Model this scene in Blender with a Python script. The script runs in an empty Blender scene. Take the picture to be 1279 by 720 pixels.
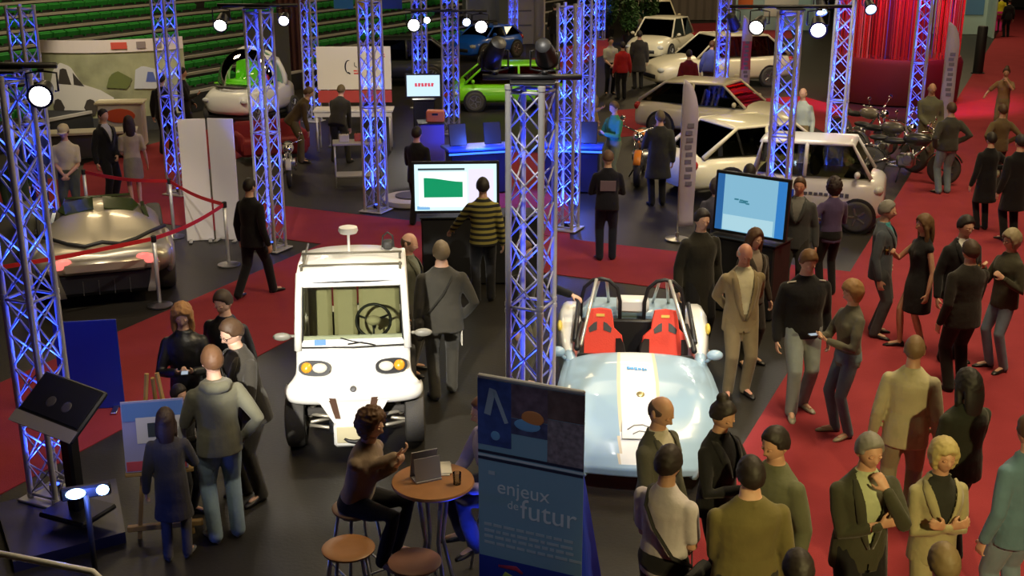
import bpy, math, random
import numpy as np
from mathutils import Vector, Matrix, Euler
random.seed(7)
SC = bpy.context.scene
COL = SC.collection
R = math.radians

# ------------------------------------------------------------------ camera, world, exposure, large lights
FOCAL, PITCH, CAMZ = 1450.0, R(17.5), 5.0
cam = bpy.data.cameras.new('camera')
cam.sensor_fit = 'HORIZONTAL'; cam.sensor_width = 36.0
cam.lens = 36.0 * FOCAL / 1279.0
cam.clip_end = 300
camo = bpy.data.objects.new('camera', cam); COL.objects.link(camo)
camo.location = (0, 0, CAMZ); camo.rotation_euler = (math.pi / 2 - PITCH, 0, 0)
SC.camera = camo
SC.view_settings.view_transform = 'Standard'
SC.view_settings.look = 'None'
SC.view_settings.gamma = 1.0
SC.view_settings.use_curve_mapping = False
SC.view_settings.exposure = 0.3
SC.cycles.use_denoising = True
SC.cycles.max_bounces = 5
SC.cycles.sample_clamp_indirect = 3.0
W = bpy.data.worlds.new('hall_air'); SC.world = W
W.use_nodes = True
W.node_tree.nodes['Background'].inputs[0].default_value = (0.6, 0.5, 0.4, 1)
W.node_tree.nodes['Background'].inputs[1].default_value = 0.006

def area_lamp(loc, size, power, col, rot=(0, 0, 0)):
    l = bpy.data.lights.new('hall_fill', 'AREA'); l.shape = 'SQUARE'; l.size = size; l.energy = power; l.color = col
    o = bpy.data.objects.new('hall_fill', l); COL.objects.link(o); o.location = loc; o.rotation_euler = rot
    return o

def aim(o, src, dst):
    d = (Vector(dst) - Vector(src)).normalized()
    o.location = src; o.rotation_mode = 'QUATERNION'; o.rotation_quaternion = d.to_track_quat('-Z', 'Y')

def spot_lamp(src, dst, power, cone, col=(1, .9, .72), blend=.5, rad=.08):
    l = bpy.data.lights.new('spot_lamp', 'SPOT'); l.energy = power; l.spot_size = R(cone); l.spot_blend = blend
    l.color = col; l.shadow_soft_size = rad
    o = bpy.data.objects.new('spot_lamp', l); COL.objects.link(o); aim(o, src, dst)
    return o

WARM = (1.0, .77, .43)
# unseen area lamps high under the roof, added for dim warm fill
for hx, hy, pw in ((-3, 9, 80), (5.5, 10, 720), (-8, 20, 110), (3, 20, 90), (10, 20, 460), (-11, 34, 420), (3, 34, 260), (14, 36, 330), (8, 50, 420), (20, 52, 380)):
    area_lamp((hx, hy, 11.0), 3.0, pw, WARM)
# unseen spots over the exhibits, some low in front; added fills are marked
spot_lamp((-2.3, 2.4, 4.6), (-1.6, 10.6, 1.1), 4600, 15, (1, .95, .84))  # low spot in front, lights the cabin through the windscreen
spot_lamp((-.6, 5.0, 7.5), (-2.7, 9.5, 1.3), 420, 20)  # fill added on the left foreground group
spot_lamp((-5.0, 15.0, 6.5), (-7.5, 19.6, 1.2), 220, 18)  # fill added to warm the man in beige against the blue
spot_lamp((-.4, 14.0, 7.5), (-1.6, 11.2, 1.0), 700, 24)
spot_lamp((2.4, 4.5, 7.5), (1.3, 10.7, .7), 1700, 21, (1, .94, .84))
spot_lamp((-.6, 7.0, 7.0), (1.1, 10.9, .6), 900, 20, (1, .94, .84))
spot_lamp((2.6, 15.0, 7.0), (1.3, 11.9, .8), 700, 22)
spot_lamp((-4.6, 10.0, 8.0), (-5.9, 16.2, .8), 900, 26)
spot_lamp((-6.5, 22.0, 9.0), (-7.0, 30.5, 1.0), 1500, 22)
spot_lamp((-2.2, 19.0, 8.0), (-3.7, 26.8, 1.6), 1300, 20)
spot_lamp((-3.0, 12.0, 8.0), (-4.7, 18.4, 1.1), 1100, 16)
spot_lamp((3.5, 14.0, 9.0), (5.0, 22.5, 1.0), 2300, 26)
spot_lamp((5.5, 27.0, 9.5), (6.6, 38.0, .8), 2600, 26)
spot_lamp((5.0, 34.0, 9.5), (6.0, 46.0, .8), 2600, 22)
spot_lamp((-1.0, 24.0, 9.0), (-.2, 32.9, .6), 1500, 18)
spot_lamp((-9.0, 24.0, 9.0), (-9.8, 28.6, 1.3), 1800, 24)
spot_lamp((3.4, 1.6, 4.4), (2.6, 7.0, .9), 900, 36, (1.0, .80, .32))
spot_lamp((-.6, 2.6, 5.4), (.12, 7.3, 1.3), 170, 16, (.85, .9, 1.0), .8)  # fill added for the face of the roll-up banner

# ------------------------------------------------------------------ maths and mesh helpers
def G(px, py, z=0.0):
    """the point at height z that is seen at (px, py) of the 1279 x 720 photograph"""
    c, s = math.cos(PITCH), math.sin(PITCH)
    a = (px - 639.5) / FOCAL; b = (360 - py) / FOCAL
    t = (z - CAMZ) / (-s + b * c)
    return Vector((a * t, t * (c + b * s), z))

HALL = R(24.5)                                   # the hall's long axis, turned to the right of the view
U = Vector((math.sin(HALL), math.cos(HALL), 0)); V = Vector((math.cos(HALL), -math.sin(HALL), 0))

class MB:
    """collects closed shapes, then links them as ONE mesh object"""
    def __init__(s): s.v = []; s.f = []; s.m = []; s.n = 0
    def add(s, vs, fs, mat=0):
        s.v.extend([tuple(p) for p in vs])
        for f in fs: s.f.append([i + s.n for i in f]); s.m.append(mat)
        s.n += len(vs); return s
    def box(s, c, d, rot=None, mat=0, bev=0.0):
        x, y, z = d[0] / 2, d[1] / 2, d[2] / 2
        if bev > 0:
            b = min(bev, x * .9, y * .9, z * .9); vs = []; idx = {}
            for sx in (-1, 1):
                for sy in (-1, 1):
                    for sz in (-1, 1):
                        idx[(sx, sy, sz)] = len(vs)
                        vs += [(sx * x, sy * (y - b), sz * (z - b)), (sx * (x - b), sy * y, sz * (z - b)), (sx * (x - b), sy * (y - b), sz * z)]
            fs = []
            for ax in range(3):
                for sg in (-1, 1):
                    o = [i for i in range(3) if i != ax]; q = []
                    for p1, p2 in ((-1, -1), (1, -1), (1, 1), (-1, 1)):
                        k = [0, 0, 0]; k[ax] = sg; k[o[0]] = p1; k[o[1]] = p2; q.append(idx[tuple(k)] + ax)
                    flip = (sg > 0) != (ax != 1)
                    fs.append(q[::-1] if flip else q)
            for ax in range(3):                     # edges along axis ax
                o = [i for i in range(3) if i != ax]
                for p1 in (-1, 1):
                    for p2 in (-1, 1):
                        k0 = [0, 0, 0]; k0[ax] = -1; k0[o[0]] = p1; k0[o[1]] = p2; k1 = list(k0); k1[ax] = 1
                        a, c2 = idx[tuple(k0)], idx[tuple(k1)]
                        q = [a + o[0], c2 + o[0], c2 + o[1], a + o[1]]
                        if (p1 * p2 > 0) == (ax != 1): q = q[::-1]
                        fs.append(q)
            for k, a in idx.items():
                q = [a, a + 1, a + 2]; fs.append(q if k[0] * k[1] * k[2] > 0 else q[::-1])
        else:
            vs = [(sx * x, sy * y, sz * z) for sx in (-1, 1) for sy in (-1, 1) for sz in (-1, 1)]
            fs = [(0, 1, 3, 2), (4, 6, 7, 5), (0, 4, 5, 1), (2, 3, 7, 6), (0, 2, 6, 4), (1, 5, 7, 3)]
        c = Vector(c)
        if rot is not None:
            Mx = rot if isinstance(rot, Matrix) else Euler(rot).to_matrix()
            vs = [Mx @ Vector(p) + c for p in vs]
        else: vs = [Vector(p) + c for p in vs]
        return s.add(vs, fs, mat)
    def loft(s, rings, mat=0, cap=True, closed=False):
        n = len(rings[0]); vs = [p for r in rings for p in r]; fs = []
        k = len(rings)
        for i in range(k if closed else k - 1):
            a = i * n; b = ((i + 1) % k) * n
            for j in range(n):
                j2 = (j + 1) % n
                fs.append((a + j, a + j2, b + j2, b + j))
        if cap and not closed:
            fs.append(tuple(range(n))[::-1]); fs.append(tuple((k - 1) * n + j for j in range(n)))
        return s.add(vs, fs, mat)
    def tube(s, pts, rad, n=8, mat=0, flat=1.0, up=None, cap=True, closed=False):
        pts = [Vector(p) for p in pts]; k = len(pts)
        if not hasattr(rad, '__len__'): rad = [rad] * k
        rings = []; prev = None
        for i, p in enumerate(pts):
            if closed: d = (pts[(i + 1) % k] - pts[i - 1])
            else: d = pts[min(i + 1, k - 1)] - pts[max(i - 1, 0)]
            d = d.normalized() if d.length > 1e-9 else Vector((0, 0, 1))
            if prev is None:
                r0 = Vector(up) if up is not None else (Vector((0, 0, 1)) if abs(d.z) < .9 else Vector((0, 1, 0)))
                e1 = (r0 - d * r0.dot(d)).normalized()
            else:
                e1 = prev - d * prev.dot(d); e1 = e1.normalized() if e1.length > 1e-6 else prev
            prev = e1; e2 = d.cross(e1)
            rings.append([p + e1 * (rad[i] * math.cos(2 * math.pi * j / n)) * flat + e2 * (rad[i] * math.sin(2 * math.pi * j / n)) for j in range(n)])
        return s.loft(rings, mat, cap, closed)
    def limb(s, pts, rad, n=10, mat=0):
        """a tapering limb with round ends and evenly stepped joints"""
        pts = [Vector(p) for p in pts]; P = []; Q = []
        d0 = (pts[1] - pts[0]).normalized(); d1 = (pts[-1] - pts[-2]).normalized()
        for a in (1.0, .75, .35): P.append(pts[0] - d0 * rad[0] * a * .95); Q.append(rad[0] * math.sqrt(max(.02, 1 - a * a)))
        P += pts; Q += list(rad)
        for a in (.35, .75, 1.0): P.append(pts[-1] + d1 * rad[-1] * a * .95); Q.append(rad[-1] * math.sqrt(max(.02, 1 - a * a)))
        return s.tube(P, Q, n, mat)
    def ball(s, c, r, nu=16, nv=10, mat=0, rot=None):
        r = (r, r, r) if not hasattr(r, '__len__') else r; c = Vector(c); vs = []; fs = []
        Mx = Euler(rot).to_matrix() if rot is not None else Matrix.Identity(3)
        vs.append(Mx @ Vector((0, 0, -r[2])) + c)
        for i in range(1, nv):
            t = -math.pi / 2 + math.pi * i / nv
            for j in range(nu):
                a = 2 * math.pi * j / nu
                vs.append(Mx @ Vector((r[0] * math.cos(t) * math.cos(a), r[1] * math.cos(t) * math.sin(a), r[2] * math.sin(t))) + c)
        vs.append(Mx @ Vector((0, 0, r[2])) + c); L = len(vs) - 1
        for j in range(nu):
            j2 = (j + 1) % nu
            fs.append((0, 1 + j2, 1 + j)); fs.append((L, 1 + (nv - 2) * nu + j, 1 + (nv - 2) * nu + j2))
            for i in range(nv - 2): fs.append((1 + i * nu + j, 1 + i * nu + j2, 1 + (i + 1) * nu + j2, 1 + (i + 1) * nu + j))
        return s.add(vs, fs, mat)
    def lathe(s, prof, n=20, mat=0, c=(0, 0, 0), M3=None):
        """prof: (radius, height) from bottom to top, about z"""
        c = Vector(c); rings = []
        for r, z in prof:
            ring = [Vector((max(r, 1e-4) * math.cos(2 * math.pi * j / n), max(r, 1e-4) * math.sin(2 * math.pi * j / n), z)) for j in range(n)]
            rings.append([(M3 @ p if M3 is not None else p) + c for p in ring])
        return s.loft(rings, mat)
    def prism(s, poly, z0, z1, mat=0, M4=None):
        """poly: (x, y) counter-clockwise, extruded z0..z1"""
        n = len(poly); vs = [Vector((x, y, z0)) for x, y in poly] + [Vector((x, y, z1)) for x, y in poly]
        if M4 is not None: vs = [M4 @ p for p in vs]
        fs = [tuple(range(n))[::-1], tuple(range(n, 2 * n))] + [(i, (i + 1) % n, n + (i + 1) % n, n + i) for i in range(n)]
        return s.add(vs, fs, mat)
    def grid(s, fn, nu, nv, mat=0):
        vs = [fn(i / nu, j / nv) for j in range(nv + 1) for i in range(nu + 1)]
        fs = [(j * (nu + 1) + i, j * (nu + 1) + i + 1, (j + 1) * (nu + 1) + i + 1, (j + 1) * (nu + 1) + i) for j in range(nv) for i in range(nu)]
        return s.add(vs, fs, mat)
    def mesh(s, name, mats, smooth=False):
        me = bpy.data.meshes.new(name); me.from_pydata(s.v, [], s.f)
        for m in (mats if isinstance(mats, (list, tuple)) else [mats]): me.materials.append(m)
        if any(s.m): me.polygons.foreach_set('material_index', s.m)
        if smooth: me.polygons.foreach_set('use_smooth', [True] * len(me.polygons))
        me.update(); return me
    def build(s, name, mats, parent=None, smooth=False, sub=0, bevel=0, solid=0, auto=None, loc=None, rz=None):
        me = s.mesh(name, mats, smooth)
        o = bpy.data.objects.new(name, me); COL.objects.link(o)
        if parent is not None: o.parent = parent
        if loc is not None: o.location = loc
        if rz is not None: o.rotation_euler = (0, 0, rz)
        if solid: m = o.modifiers.new('solid', 'SOLIDIFY'); m.thickness = solid; m.offset = 0
        if bevel: m = o.modifiers.new('bevel', 'BEVEL'); m.width = bevel; m.segments = 2; m.limit_method = 'ANGLE'
        if sub: m = o.modifiers.new('sub', 'SUBSURF'); m.levels = sub; m.render_levels = sub
        if auto:
            try: me.set_sharp_from_angle(angle=R(auto))
            except Exception: pass
        return o

def tag(o, label, cat, group=None, kind=None):
    o['label'] = label; o['category'] = cat
    if group: o['group'] = group
    if kind: o['kind'] = kind
    return o
def struct(o): o['kind'] = 'structure'; return o
def empty(name, loc, rz=0.0):
    o = bpy.data.objects.new(name, None); COL.objects.link(o); o.location = loc; o.rotation_euler = (0, 0, rz)
    o.empty_display_size = .1
    return o
def kids(o): return [c for c in COL.objects if c.parent == o]
CH = {}
def copy_tree(o, loc=None, rz=None):
    """a copy of a thing with copies of its parts and sub-parts (mesh data shared)"""
    def rec(src, parent):
        c = src.copy(); COL.objects.link(c)
        if parent is not None: c.parent = parent
        for ch in list(src.children): rec(ch, c)
        return c
    c = rec(o, None)
    if loc is not None: c.location = loc
    if rz is not None: c.rotation_euler = (0, 0, rz)
    return c

def font(name, txt, size, mat, parent, loc, rot, ext=.001, align='LEFT'):
    cu = bpy.data.curves.new(name, 'FONT'); cu.body = txt; cu.size = size; cu.extrude = ext; cu.align_x = align
    cu.materials.append(mat)
    t = bpy.data.objects.new('lettering_curve', cu); COL.objects.link(t)
    dg = bpy.context.evaluated_depsgraph_get(); dg.update()
    me = bpy.data.meshes.new_from_object(t.evaluated_get(dg)); me.name = name; bpy.data.objects.remove(t)
    o = bpy.data.objects.new(name, me); COL.objects.link(o); o.parent = parent; o.location = loc; o.rotation_euler = rot
    return o

# ------------------------------------------------------------------ materials
MATS = {}
def mat(name, col, rough=.6, metal=0.0, spec=.5, emit=None, es=0.0, noise=0.0, nscale=12.0, bump=0.0, bscale=60.0, coat=0.0, sheen=0.0):
    key = (name, tuple(col), emit, es)
    if key in MATS: return MATS[key]
    m = bpy.data.materials.new(name); m.use_nodes = True
    nt = m.node_tree; b = nt.nodes['Principled BSDF']
    b.inputs['Base Color'].default_value = (*col, 1); b.inputs['Roughness'].default_value = rough
    b.inputs['Metallic'].default_value = metal; b.inputs['Specular IOR Level'].default_value = spec
    if coat: b.inputs['Coat Weight'].default_value = coat; b.inputs['Coat Roughness'].default_value = .06
    if sheen: b.inputs['Sheen Weight'].default_value = sheen
    if emit is not None: b.inputs['Emission Color'].default_value = (*emit, 1); b.inputs['Emission Strength'].default_value = es
    if noise or bump:
        tc = nt.nodes.new('ShaderNodeTexCoord')
    if noise:
        n = nt.nodes.new('ShaderNodeTexNoise'); n.inputs['Scale'].default_value = nscale; n.inputs['Detail'].default_value = 4
        nt.links.new(tc.outputs['Object'], n.inputs['Vector'])
        mx = nt.nodes.new('ShaderNodeMix'); mx.data_type = 'RGBA'
        mx.inputs[6].default_value = (*[c * (1 - noise) for c in col], 1); mx.inputs[7].default_value = (*[min(1, c * (1 + noise)) for c in col], 1)
        nt.links.new(n.outputs[0], mx.inputs[0]); nt.links.new(mx.outputs[2], b.inputs['Base Color'])
    if bump:
        n2 = nt.nodes.new('ShaderNodeTexNoise'); n2.inputs['Scale'].default_value = bscale; n2.inputs['Detail'].default_value = 3
        nt.links.new(tc.outputs['Object'], n2.inputs['Vector'])
        bp = nt.nodes.new('ShaderNodeBump'); bp.inputs['Strength'].default_value = bump; bp.inputs['Distance'].default_value = .02
        nt.links.new(n2.outputs[0], bp.inputs['Height']); nt.links.new(bp.outputs[0], b.inputs['Normal'])
    MATS[key] = m; return m
def glass(name, tint, alpha, rough=.03):
    """thin pane: tinted see-through mixed with a mirror sheen"""
    key = (name, tuple(tint))
    if key in MATS: return MATS[key]
    m = bpy.data.materials.new(name); m.use_nodes = True; nt = m.node_tree
    for n in list(nt.nodes): nt.nodes.remove(n)
    out = nt.nodes.new('ShaderNodeOutputMaterial'); tr = nt.nodes.new('ShaderNodeBsdfTransparent'); gl = nt.nodes.new('ShaderNodeBsdfGlossy')
    tr.inputs[0].default_value = (*tint, 1); gl.inputs['Roughness'].default_value = rough
    fr = nt.nodes.new('ShaderNodeFresnel'); fr.inputs[0].default_value = 1.5
    ad = nt.nodes.new('ShaderNodeMath'); ad.operation = 'ADD'; ad.inputs[1].default_value = alpha
    mx = nt.nodes.new('ShaderNodeMixShader')
    nt.links.new(fr.outputs[0], ad.inputs[0]); nt.links.new(ad.outputs[0], mx.inputs[0])
    nt.links.new(tr.outputs[0], mx.inputs[1]); nt.links.new(gl.outputs[0], mx.inputs[2]); nt.links.new(mx.outputs[0], out.inputs[0])
    MATS[key] = m; return m
def cloth(col): return mat('cloth', col, .85, spec=.2, noise=.22, nscale=7, bump=.55, bscale=9, sheen=.15)
def fabric(col): return mat('fabric', col, .9, spec=.15, noise=.12, nscale=30)
def paint(col, coat=.6): return mat('car_paint', col, .32, coat=coat)
BLACK = mat('black_plastic', (.012, .012, .014), .45)
RUBBER = mat('tyre_rubber', (.06, .055, .048), .75, bump=.2, bscale=80)
STEEL = mat('brushed_steel', (.55, .55, .56), .32, 1.0)
ALU = mat('aluminium', (.60, .60, .60), .38, .45)
CHROME = mat('chrome', (.8, .8, .8), .1, 1.0)
WHITE = mat('white_lacquer', (.82, .81, .78), .4)
DARKGLASS = glass('dark_glass', (.30, .32, .28), .06)
CLEARGLASS = glass('clear_glass', (.82, .86, .84), .03)
def glow(name, col, s): return mat(name, (.02, .02, .02), .5, emit=col, es=s)
# ------------------------------------------------------------------ people
PENDING = []
def later(o, voxel, smooth=2, post=None, solid=0.0):
    """fuse an object's overlapping closed shapes into one continuous skin (done for all at once in flush)"""
    m = o.modifiers.new('fuse', 'REMESH'); m.mode = 'VOXEL'; m.voxel_size = voxel; m.use_smooth_shade = True
    if smooth: k = o.modifiers.new('soft', 'SMOOTH'); k.factor = .5; k.iterations = smooth
    PENDING.append((o, post))
def flush():
    dg = bpy.context.evaluated_depsgraph_get(); dg.update()
    done = []
    for o, post in PENDING:
        me = bpy.data.meshes.new_from_object(o.evaluated_get(dg), depsgraph=dg); done.append((o, me, post))
    for o, me, post in done:
        mats = list(o.data.materials); o.modifiers.clear(); name = o.data.name
        if post is not None: me = post(me)
        me.materials.clear()
        for m in mats: me.materials.append(m)
        o.data = me; me.name = name
        me.polygons.foreach_set('use_smooth', [True] * len(me.polygons))
    PENDING.clear()

def cut_faces(me, test):
    """drop the faces whose centre passes test(xyz array)"""
    n = len(me.vertices); co = np.empty(n * 3); me.vertices.foreach_get('co', co); co = co.reshape(-1, 3)
    fs = [tuple(p.vertices) for p in me.polygons]
    ct = np.array([co[list(f)].mean(0) for f in fs]); bad = test(ct)
    keep = [f for f, b in zip(fs, bad) if not b]
    used = np.unique(np.concatenate([np.array(f) for f in keep])); remap = -np.ones(n, int); remap[used] = np.arange(len(used))
    m2 = bpy.data.meshes.new(me.name); m2.from_pydata([tuple(c) for c in co[used]], [], [tuple(int(remap[i]) for i in f) for f in keep]); m2.update()
    bpy.data.meshes.remove(me); return m2

def join_mesh(me, mb, first):
    """append an MB (its materials start at slot `first`) to a baked mesh"""
    n = len(me.vertices); co = np.empty(n * 3); me.vertices.foreach_get('co', co)
    vs = [tuple(c) for c in co.reshape(-1, 3)] + mb.v
    fs = [tuple(p.vertices) for p in me.polygons]; k = len(fs)
    fs += [tuple(i + n for i in f) for f in mb.f]
    m2 = bpy.data.meshes.new(me.name); m2.from_pydata(vs, [], fs)
    mi = [0] * k + [m + first for m in mb.m]
    for _ in range(6): m2.materials.append(None)
    m2.polygons.foreach_set('material_index', mi); m2.update()
    bpy.data.meshes.remove(me); return m2

def ik(a, b, l1, l2, hint):
    a, b = Vector(a), Vector(b); d = b - a; L = d.length
    if L > (l1 + l2) * .995: b = a + d * ((l1 + l2) * .995 / L); d = b - a; L = d.length
    x = (l1 * l1 - l2 * l2 + L * L) / (2 * L); hgt = math.sqrt(max(0, l1 * l1 - x * x)); dn = d.normalized()
    h = Vector(hint); h = h - dn * h.dot(dn); h = h.normalized() if h.length > 1e-6 else Vector((0, 1, 0))
    return a + dn * x + h * hgt, b

def lerp_tab(tab, t):
    if t <= tab[0][0]: return tab[0][1:]
    for a, b in zip(tab, tab[1:]):
        if t <= b[0]:
            k = (t - a[0]) / (b[0] - a[0]); k = k * k * (3 - 2 * k)
            return tuple(x + (y - x) * k for x, y in zip(a[1:], b[1:]))
    return tab[-1][1:]

# wrist targets: (outwards, forwards, height above hip) per 1.75 m of height, palm normal (outwards, forwards, up), curl
ARM = {
 'down':   ((.27, .03, -.13), (-1, .1, 0), .5), 'swing': ((.26, .2, -.09), (-1, 0, 0), .6), 'back': ((.24, -.2, -.1), (-1, 0, 0), .6),
 'folded': ((.04, .22, -.02), (0, -1, .2), .7), 'phone': ((.07, .30, .20), (-.5, -.2, .9), 1.0), 'cross': ((-.03, .19, .22), (0, -1, 0), .6),
 'chin':   ((.05, .185, .475), (-.2, -1, .3), 1.3), 'pocket': ((.22, .05, -.04), (-1, 0, 0), .9), 'behind': ((.05, -.17, -.02), (0, 1, 0), .7),
 'reach':  ((.22, .50, .18), (0, 0, -1), .3), 'cup': ((.12, .33, .32), (-1, 0, .1), 1.2), 'side': ((.42, .28, .12), (-.4, 0, -.8), .4),
 'hip':    ((.2, .02, .06), (-.5, -.5, 0), .8), 'table': ((.1, .36, .17), (0, 0, -1), .4), 'point': ((.1, .45, .36), (0, 0, -1), .6),
 'bag':    ((.2, .14, .16), (-1, 0, 0), 1.2), 'lean': ((.16, .46, -.04), (0, 0, -1), .4), 'face': ((.05, .24, .50), (-.3, -1, 0), .9),
}
BODY_T = [(-.12, .10, .08, 0), (-.06, .155, .112, 0), (.04, .162, .115, 0), (.15, .138, .100, .004), (.28, .155, .115, .012), (.38, .170, .115, .008), (.44, .150, .100, 0), (.485, .105, .078, -.006), (.525, .07, .066, -.008), (.56, .056, .058, -.004), (.60, .054, .056, .006)]
JACKET_T = [(-.2, .195, .142, 0), (-.06, .19, .142, 0), (.04, .182, .138, 0), (.15, .168, .128, .006), (.28, .182, .140, .014), (.38, .200, .138, .010), (.445, .184, .114, 0), (.485, .125, .092, -.006), (.525, .082, .078, -.01), (.545, .072, .07, -.008)]
SHIRT_T = [(-.12, .165, .122, 0), (-.06, .172, .125, 0), (.04, .172, .125, 0), (.15, .156, .115, .006), (.28, .171, .128, .014), (.38, .188, .126, .010), (.445, .172, .104, 0), (.485, .114, .084, -.006), (.525, .075, .072, -.008), (.55, .064, .064, -.004)]

def head_point(d, hair=None):
    """surface of a head in its own frame (front is -y) along unit direction d"""
    x, y, z = d
    hw, hd, hh = .077, .098, .120
    px, py, pz = x * hw, y * hd, z * hh
    if z < 0:
        k = (-z) ** 1.4
        px *= 1 - .34 * k
        py = py * (1 - .30 * k) if y > 0 else py * (1 - .10 * k)
        py -= .012 * k
    if y < 0:                                            # the face
        f = max(0, -y) ** 1.5
        py -= .026 * f * math.exp(-(px / .0115) ** 2) * math.exp(-((pz + .022) / .019) ** 2)
        py -= .010 * f * math.exp(-(px / .009) ** 2) * math.exp(-((pz - .002) / .022) ** 2)
        for sx in (-1, 1): py += .011 * f * math.exp(-((px - sx * .032) / .017) ** 2) * math.exp(-((pz - .008) / .013) ** 2)
        py -= .005 * f * math.exp(-((pz - .030) / .010) ** 2) * math.exp(-(px / .05) ** 2)
        py -= .006 * f * math.exp(-(px / .024) ** 2) * math.exp(-((pz + .062) / .012) ** 2)
        py -= .007 * f * math.exp(-(px / .022) ** 2) * math.exp(-((pz + .100) / .014) ** 2)
    return Vector((px, py, pz))

def sph(nu, nv):
    out = []
    for i in range(nv + 1):
        t = -math.pi / 2 + math.pi * (.02 + .96 * i / nv)
        out.append([(math.cos(t) * math.sin(2 * math.pi * j / nu), -math.cos(t) * math.cos(2 * math.pi * j / nu), math.sin(t)) for j in range(nu)])
    return out

SKIN = {'fair': (.68, .41, .29), 'tan': (.56, .31, .20), 'ruddy': (.62, .30, .21), 'dark': (.16, .08, .05)}
HAIRLINE = [(0, .56), (32, .50), (52, .34), (66, -.02), (82, -.18), (100, -.30), (130, -.55), (180, -.66)]
BOBLINE = [(0, .56), (38, .40), (56, -.1), (72, -.8), (180, -1.2)]

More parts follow.
